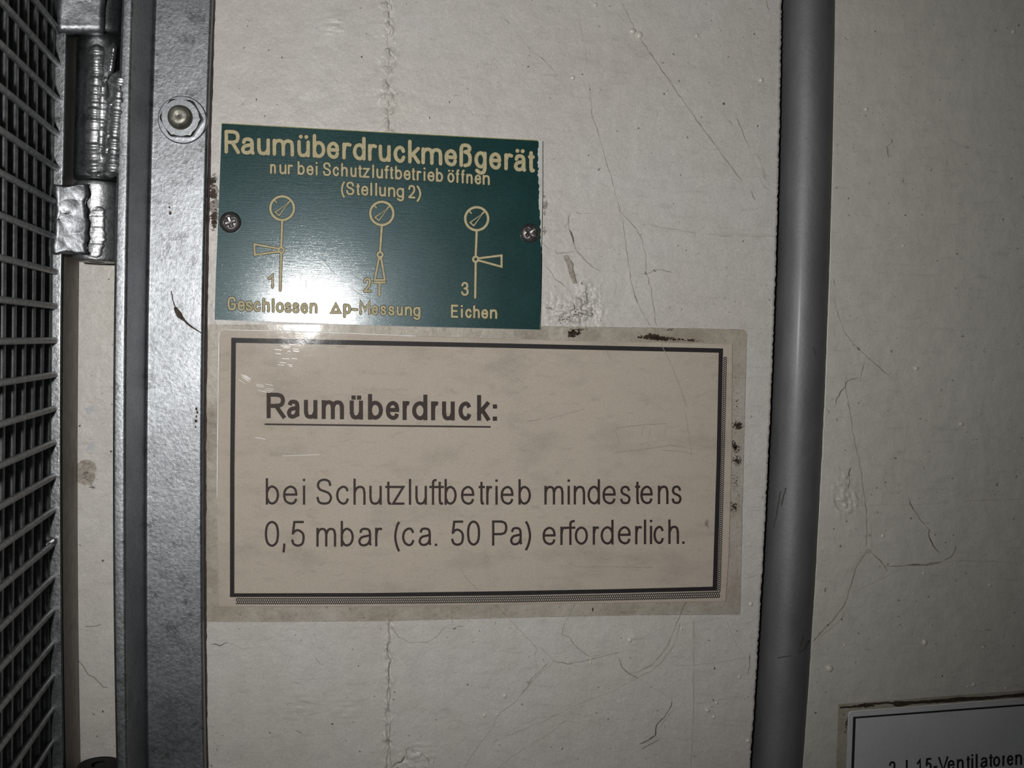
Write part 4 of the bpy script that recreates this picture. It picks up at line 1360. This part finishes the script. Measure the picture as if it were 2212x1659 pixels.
CRR = [
    ([(1817, 700), (1824, 716), (1835, 732), (1855, 756), (1868, 766), (1882, 778), (1903, 796), (1922, 814)], 1.5, 1), ([(1853, 750), (1857, 757)], 4, 2), ([(1800, 645), (1808, 672), (1817, 700)], 1.3, 1), ([(1802, 710), (1806, 736)], 1.8, 0),
    ([(1867, 780), (1864, 795), (1858, 815), (1857, 824)], 1.5, 1), ([(1854, 818), (1840, 819), (1831, 824), (1826, 836), (1814, 850), (1808, 860), (1806, 874), (1802, 880)], 1.8, 2), ([(1828, 812), (1830, 826)], 2.4, 1),
    ([(1824, 819), (1831, 863), (1838, 905), (1846, 953), (1860, 1018), (1867, 1069), (1873, 1120), (1871, 1181)], 1.6, 1), ([(1880, 1119), (1882, 1150), (1884, 1185)], 1.6, 0),
    ([(1868, 1190), (1884, 1192)], 9, 0), ([(1871, 1192), (1860, 1210), (1849, 1228), (1843, 1245), (1839, 1261), (1833, 1278), (1830, 1293), (1822, 1310), (1807, 1330), (1794, 1344), (1780, 1358), (1768, 1372), (1755, 1388)], 2.2, 1),
    ([(1866, 1192), (1850, 1218), (1840, 1235)], 1.4, 0), ([(1828, 1318), (1810, 1345), (1790, 1362), (1768, 1378), (1757, 1398)], 2.6, 0), ([(1826, 1310), (1834, 1330), (1835, 1360)], 1.1, 0),
    ([(1884, 1194), (1898, 1208), (1907, 1218), (1918, 1235)], 2.2, 1), ([(1910, 1224), (1940, 1224), (1965, 1220), (1990, 1220)], 2.0, 1), ([(1962, 1221), (2000, 1220), (2036, 1214)], 4.2, 1), ([(2036, 1213), (2055, 1202), (2063, 1190), (2065, 1178)], 2.0, 1),
    ([(2036, 1214), (2090, 1211), (2150, 1213), (2211, 1217)], 1.8, 0), ([(1840, 1280), (1880, 1262), (1925, 1240), (1950, 1226)], 1.4, 0), ([(1955, 1160), (1965, 1190), (1971, 1214)], 1.3, 0),
    ([(1963, 1075), (1966, 1088), (1974, 1100), (1988, 1122), (2000, 1138)], 1.4, 1), ([(1964, 1084), (1974, 1102)], 3.4, 1), ([(2000, 1138), (2008, 1146), (2006, 1160), (2016, 1178), (2030, 1196)], 2.0, 2), ([(2008, 1150), (2040, 1152), (2052, 1165)], 1.2, 0),
    ([(1853, 1092), (1905, 1090), (1965, 1091), (2050, 1086)], 1.1, 0), ([(2080, 1082), (2140, 1080), (2208, 1079)], 1.7, 0), ([(1838, 1009), (1834, 1022), (1835, 1040), (1832, 1058)], 1.8, 2), ([(1811, 1003), (1816, 1020), (1812, 1035)], 1.3, 0),
    ([(1798, 1075), (1806, 1092), (1814, 1104)], 2, 1), ([(1801, 1060), (1803, 1080), (1812, 1098)], 1.3, 0), ([(1832, 1103), (1842, 1101)], 3, 1), ([(1845, 1062), (1853, 1078), (1854, 1094)], 1.6, 0),
    ([(1916, 1000), (1910, 1030), (1905, 1085)], 1.0, 0), ([(1965, 905), (1955, 960), (1948, 1010)], 1.0, 0), ([(1948, 870), (1952, 890)], 1.4, 0), ([(1985, 985), (1996, 1010)], 1.1, 0),
    ([(1926, 298), (1928, 308)], 2.2, 2), ([(1914, 315), (1918, 330), (1920, 340)], 2.6, 2), ([(1914, 316), (1922, 312), (1927, 305)], 1.4, 1), ([(1926, 297), (1930, 282), (1944, 279)], 1.1, 0), ([(1831, 290), (1832, 295)], 1.6, 1),
    ([(1800, 600), (1804, 618)], 2.4, 1), ([(1784, 880), (1790, 890), (1786, 900)], 2.0, 1), ([(2126, 1360), (2142, 1361)], 2, 1), ([(2000, 752), (2002, 760)], 1.4, 1), ([(2108, 745), (2109, 754)], 1.4, 1), ([(2058, 1245), (2066, 1260)], 1.4, 1),
]


def cracks(parent, data):
    cv_ = onwall(.00006)
    for i, (p, w_, dk) in enumerate(data):
        q = seg_pts(p, 4, 1.3 if w_ < 3 else .8, i)
        n_ = len(q)
        ww = [max(.5, w_ * (1 + .5 * float(vnoise(j / 3.0, i, 5)))) * (min(1, (j + 1) / 3, (n_ - j) / 3)) for j in range(n_)]
        mb_ = MB()
        stroke(mb_, q, ww, cv_, False)
        mk('hairline_crack', mb_.v, mb_.f, M_CR[dk], parent)


cracks(WALL, CR)
cracks(WALL_R, CRR)


def beads(parent, lst, mat):
    for i, (cx, cy, r) in enumerate(lst):
        c = P(cx, cy, float(relief(cx, cy)))
        R = r * PX; v = []; n = 14; m = 5
        ecc = 1 + .25 * float(vnoise(cx, cy, 3))
        for j in range(m):
            q = j / (m - 1) * math.pi / 2
            for k in range(n):
                a = 2 * math.pi * k / n
                v.append((c[0] + R * math.cos(q) * math.cos(a) * (1 + .08 * math.sin(3 * a + i)), c[1] + .00004 - R * .75 * math.sin(q), c[2] + R * ecc * math.cos(q) * math.sin(a)))
        f_ = [(j * n + k, j * n + (k + 1) % n, (j + 1) * n + (k + 1) % n, (j + 1) * n + k) for j in range(m - 1) for k in range(n)]
        mk('paint_bead', v, f_, mat, parent, smooth=True)


M_BEAD = simple('glossy_paint_bead', (.62, .59, .53), .15, 0, .05, 300, 800, 0, .8)
beads(WALL, [(1366, 68, 8), (1381, 76, 7), (1286, 11, 5), (1277, 3, 3), (1288, 39, 2.5), (1237, 168, 5.5), (1113, 140, 2.5), (1505, 77, 4), (1554, 65, 3), (1634, 89, 2), (1636, 99, 2), (1644, 173, 6),
             (1623, 188, 2), (535, 47, 4), (630, 214.5, 3), (1090, 1503, 5), (1046, 1545, 4.5), (1075, 1543, 4), (1360, 1383, 6), (1276, 1423, 3), (1275, 1432, 3), (1528, 1534, 6.5), (1548, 1518, 4),
             (1542, 1549, 4), (1622, 1305, 4.5), (1597, 1463, 4), (1623, 1462, 2.5), (1317, 1343, 2.5), (1616, 1600, 6), (1472, 1358, 3.5), (1645, 1238, 2), (1571, 380, 2), (1609, 470, 2), (1055, 274, 2)], M_BEAD)
beads(WALL_R, [(1979, 796, 6), (2076, 916, 6), (1907, 1158, 4.5), (1995, 1238, 3), (2138, 1264, 3.5), (1887, 987, 2.2), (1973, 1280, 2), (1791, 1444, 9), (1997, 1388, 6.5), (2124, 1398, 3.2),
               (2103, 1479, 4), (2091, 1483, 2.5), (2173, 1487, 3.5), (1871, 236, 4.5), (1951, 531, 3.2), (2189, 68, 4.5), (1825, 1394, 3), (1888, 1342, 2.5)], M_BEAD)

# chip in the paint, dirt left of the green plate, specks
o = mk('paint_chip', *(lambda q: (onwall(.00007)(np.array(q)), [tuple(range(len(q)))]))(
    [(1218, 553), (1223, 550), (1229, 553), (1234, 563), (1239, 571), (1236, 578), (1240, 592), (1246, 608), (1246, 613), (1238, 613), (1234, 604), (1229, 590), (1225, 572), (1218, 560)]), M_PATCH, WALL)
mb = MB(); cv = onwall(.00007)
stroke(mb, seg_pts([(1234, 563), (1239, 571), (1237, 580), (1241, 592), (1246, 612)], 3, .8, 2), 1.8, cv)
spray(mb, 1190, 666, 16, 3, 16, .5, 1.6, cv, 1); spray(mb, 1218, 690, 22, 14, 46, .5, 2.0, cv, 2); spray(mb, 1262, 650, 22, 14, 26, .5, 1.6, cv, 3)
spray(mb, 1248, 680, 34, 18, 44, .5, 1.8, cv, 4); blotch(mb, 1257, 612, 1.6, 2.6, cv); blotch(mb, 1279, 678, 3, 2, cv)
tag(mk('dirt_specks', mb.v, mb.f, M_CR[2], WALL), kind='stuff')
mb = MB()
spray(mb, 461, 420, 8, 26, 50, 1.0, 5, cv, 1); spray(mb, 463, 470, 6, 30, 50, 1.0, 5, cv, 2); spray(mb, 459, 392, 7, 12, 30, 1, 5, cv, 3)
tag(mk('dirt_patch', mb.v, mb.f, M_MOULD, WALL), kind='stuff')
mb = MB(); cv2 = onwall(.00005)
spray(mb, 462, 440, 9, 72, 60, 2, 8, cv2, 4); spray(mb, 1176, 440, 5, 30, 30, 1, 5, cv2, 5); spray(mb, 1176, 500, 4, 12, 16, 1, 4, cv2, 6)
tag(mk('grey_dirt', mb.v, mb.f, M_MOULD2, WALL), kind='stuff')
mb = MB(); r_ = np.random.default_rng(11)
for _ in range(150):
    x = 470 + r_.random() * 1190; y = r_.random() * 1659
    if 440 < x < 1640 and 255 < y < 1350 and not (x > 1190 and y < 690): continue
    s_ = .5 + r_.random() ** 3 * 1.5
    blotch(mb, x, y, s_, s_ * (1 + .6 * r_.random()), cv, 6)
for a, b_, r in ((1563, 224, 3), (1379, 277, 1.6), (1333, 283, 1.5), (609, 124, 2), (781, 123, 2.4), (1141, 144, 2), (1482, 541, 1.8), (583, 1583, 2), (718, 1564, 2.4), (1258, 161, 2), (1274, 193, 1.6)):
    blotch(mb, a, b_, r, r * .9, cv, 8)
tag(mk('speckle', mb.v, mb.f, M_CR[2], WALL), kind='stuff')
mb = MB()
for _ in range(60):
    x = 1815 + r_.random() * 390; y = r_.random() * 1490
    s_ = .5 + r_.random() ** 3 * 1.2
    blotch(mb, x, y, s_, s_ * (1 + .6 * r_.random()), cv, 6)
for a, b_, r in ((1956, 465, 1.8), (1834, 465, 1.4), (1818, 1338, 2.2), (1788, 1350, 1.8), (1855, 1368, 1.6), (1762, 1540, 2), (1968, 1120, 2), (1829, 1126, 1.6), (1801, 1143, 1.8), (1890, 68, 2)):
    blotch(mb, a, b_, r, r, cv, 8)
tag(mk('speckle', mb.v, mb.f, M_CR[2], WALL_R), kind='stuff')

# marks on the strip of wall seen between the door bar and the angle
mb = MB()
blotch(mb, 186, 1022, 23, 31, cv2, 18, 3, .25)
mk('bare_patch', mb.v, mb.f, M_PATCH, WALL)
mb = MB()
spray(mb, 186, 1022, 22, 30, 60, .5, 1.8, cv, 2); spray(mb, 200, 1052, 8, 5, 20, .5, 2.2, cv, 3)
for p in ([(169, 1426), (180, 1440), (190, 1456), (203, 1462), (214, 1474), (222, 1483), (232, 1484)], [(183, 1354), (196, 1353), (210, 1352), (217, 1349)], [(200, 1541), (205, 1545)], [(219, 1642), (228, 1640)]):
    stroke(mb, seg_pts(p, 4, 1.5, 6), 1.3, cv, False)
for a, b_, r in ((172, 920, 2.4), (222, 1211, 3), (222, 1537, 2.2), (210, 1590, 1.6), (235, 603, 1.6), (220, 850, 1.2), (240, 975, 2.4)):
    blotch(mb, a, b_, r, r, cv, 8)
tag(mk('dirt_specks', mb.v, mb.f, M_CR[2], WALL), kind='stuff')
mb = MB()
spray(mb, 196, 886, 14, 9, 16, 1.5, 5, cv, 2); spray(mb, 195, 965, 10, 18, 20, 1.5, 5, cv, 3)
tag(mk('bluish_smudge', mb.v, mb.f, simple('bluish_smudge', (.45, .46, .48), .6, 0, .1, 300, 800, 0, .2), WALL), kind='stuff')
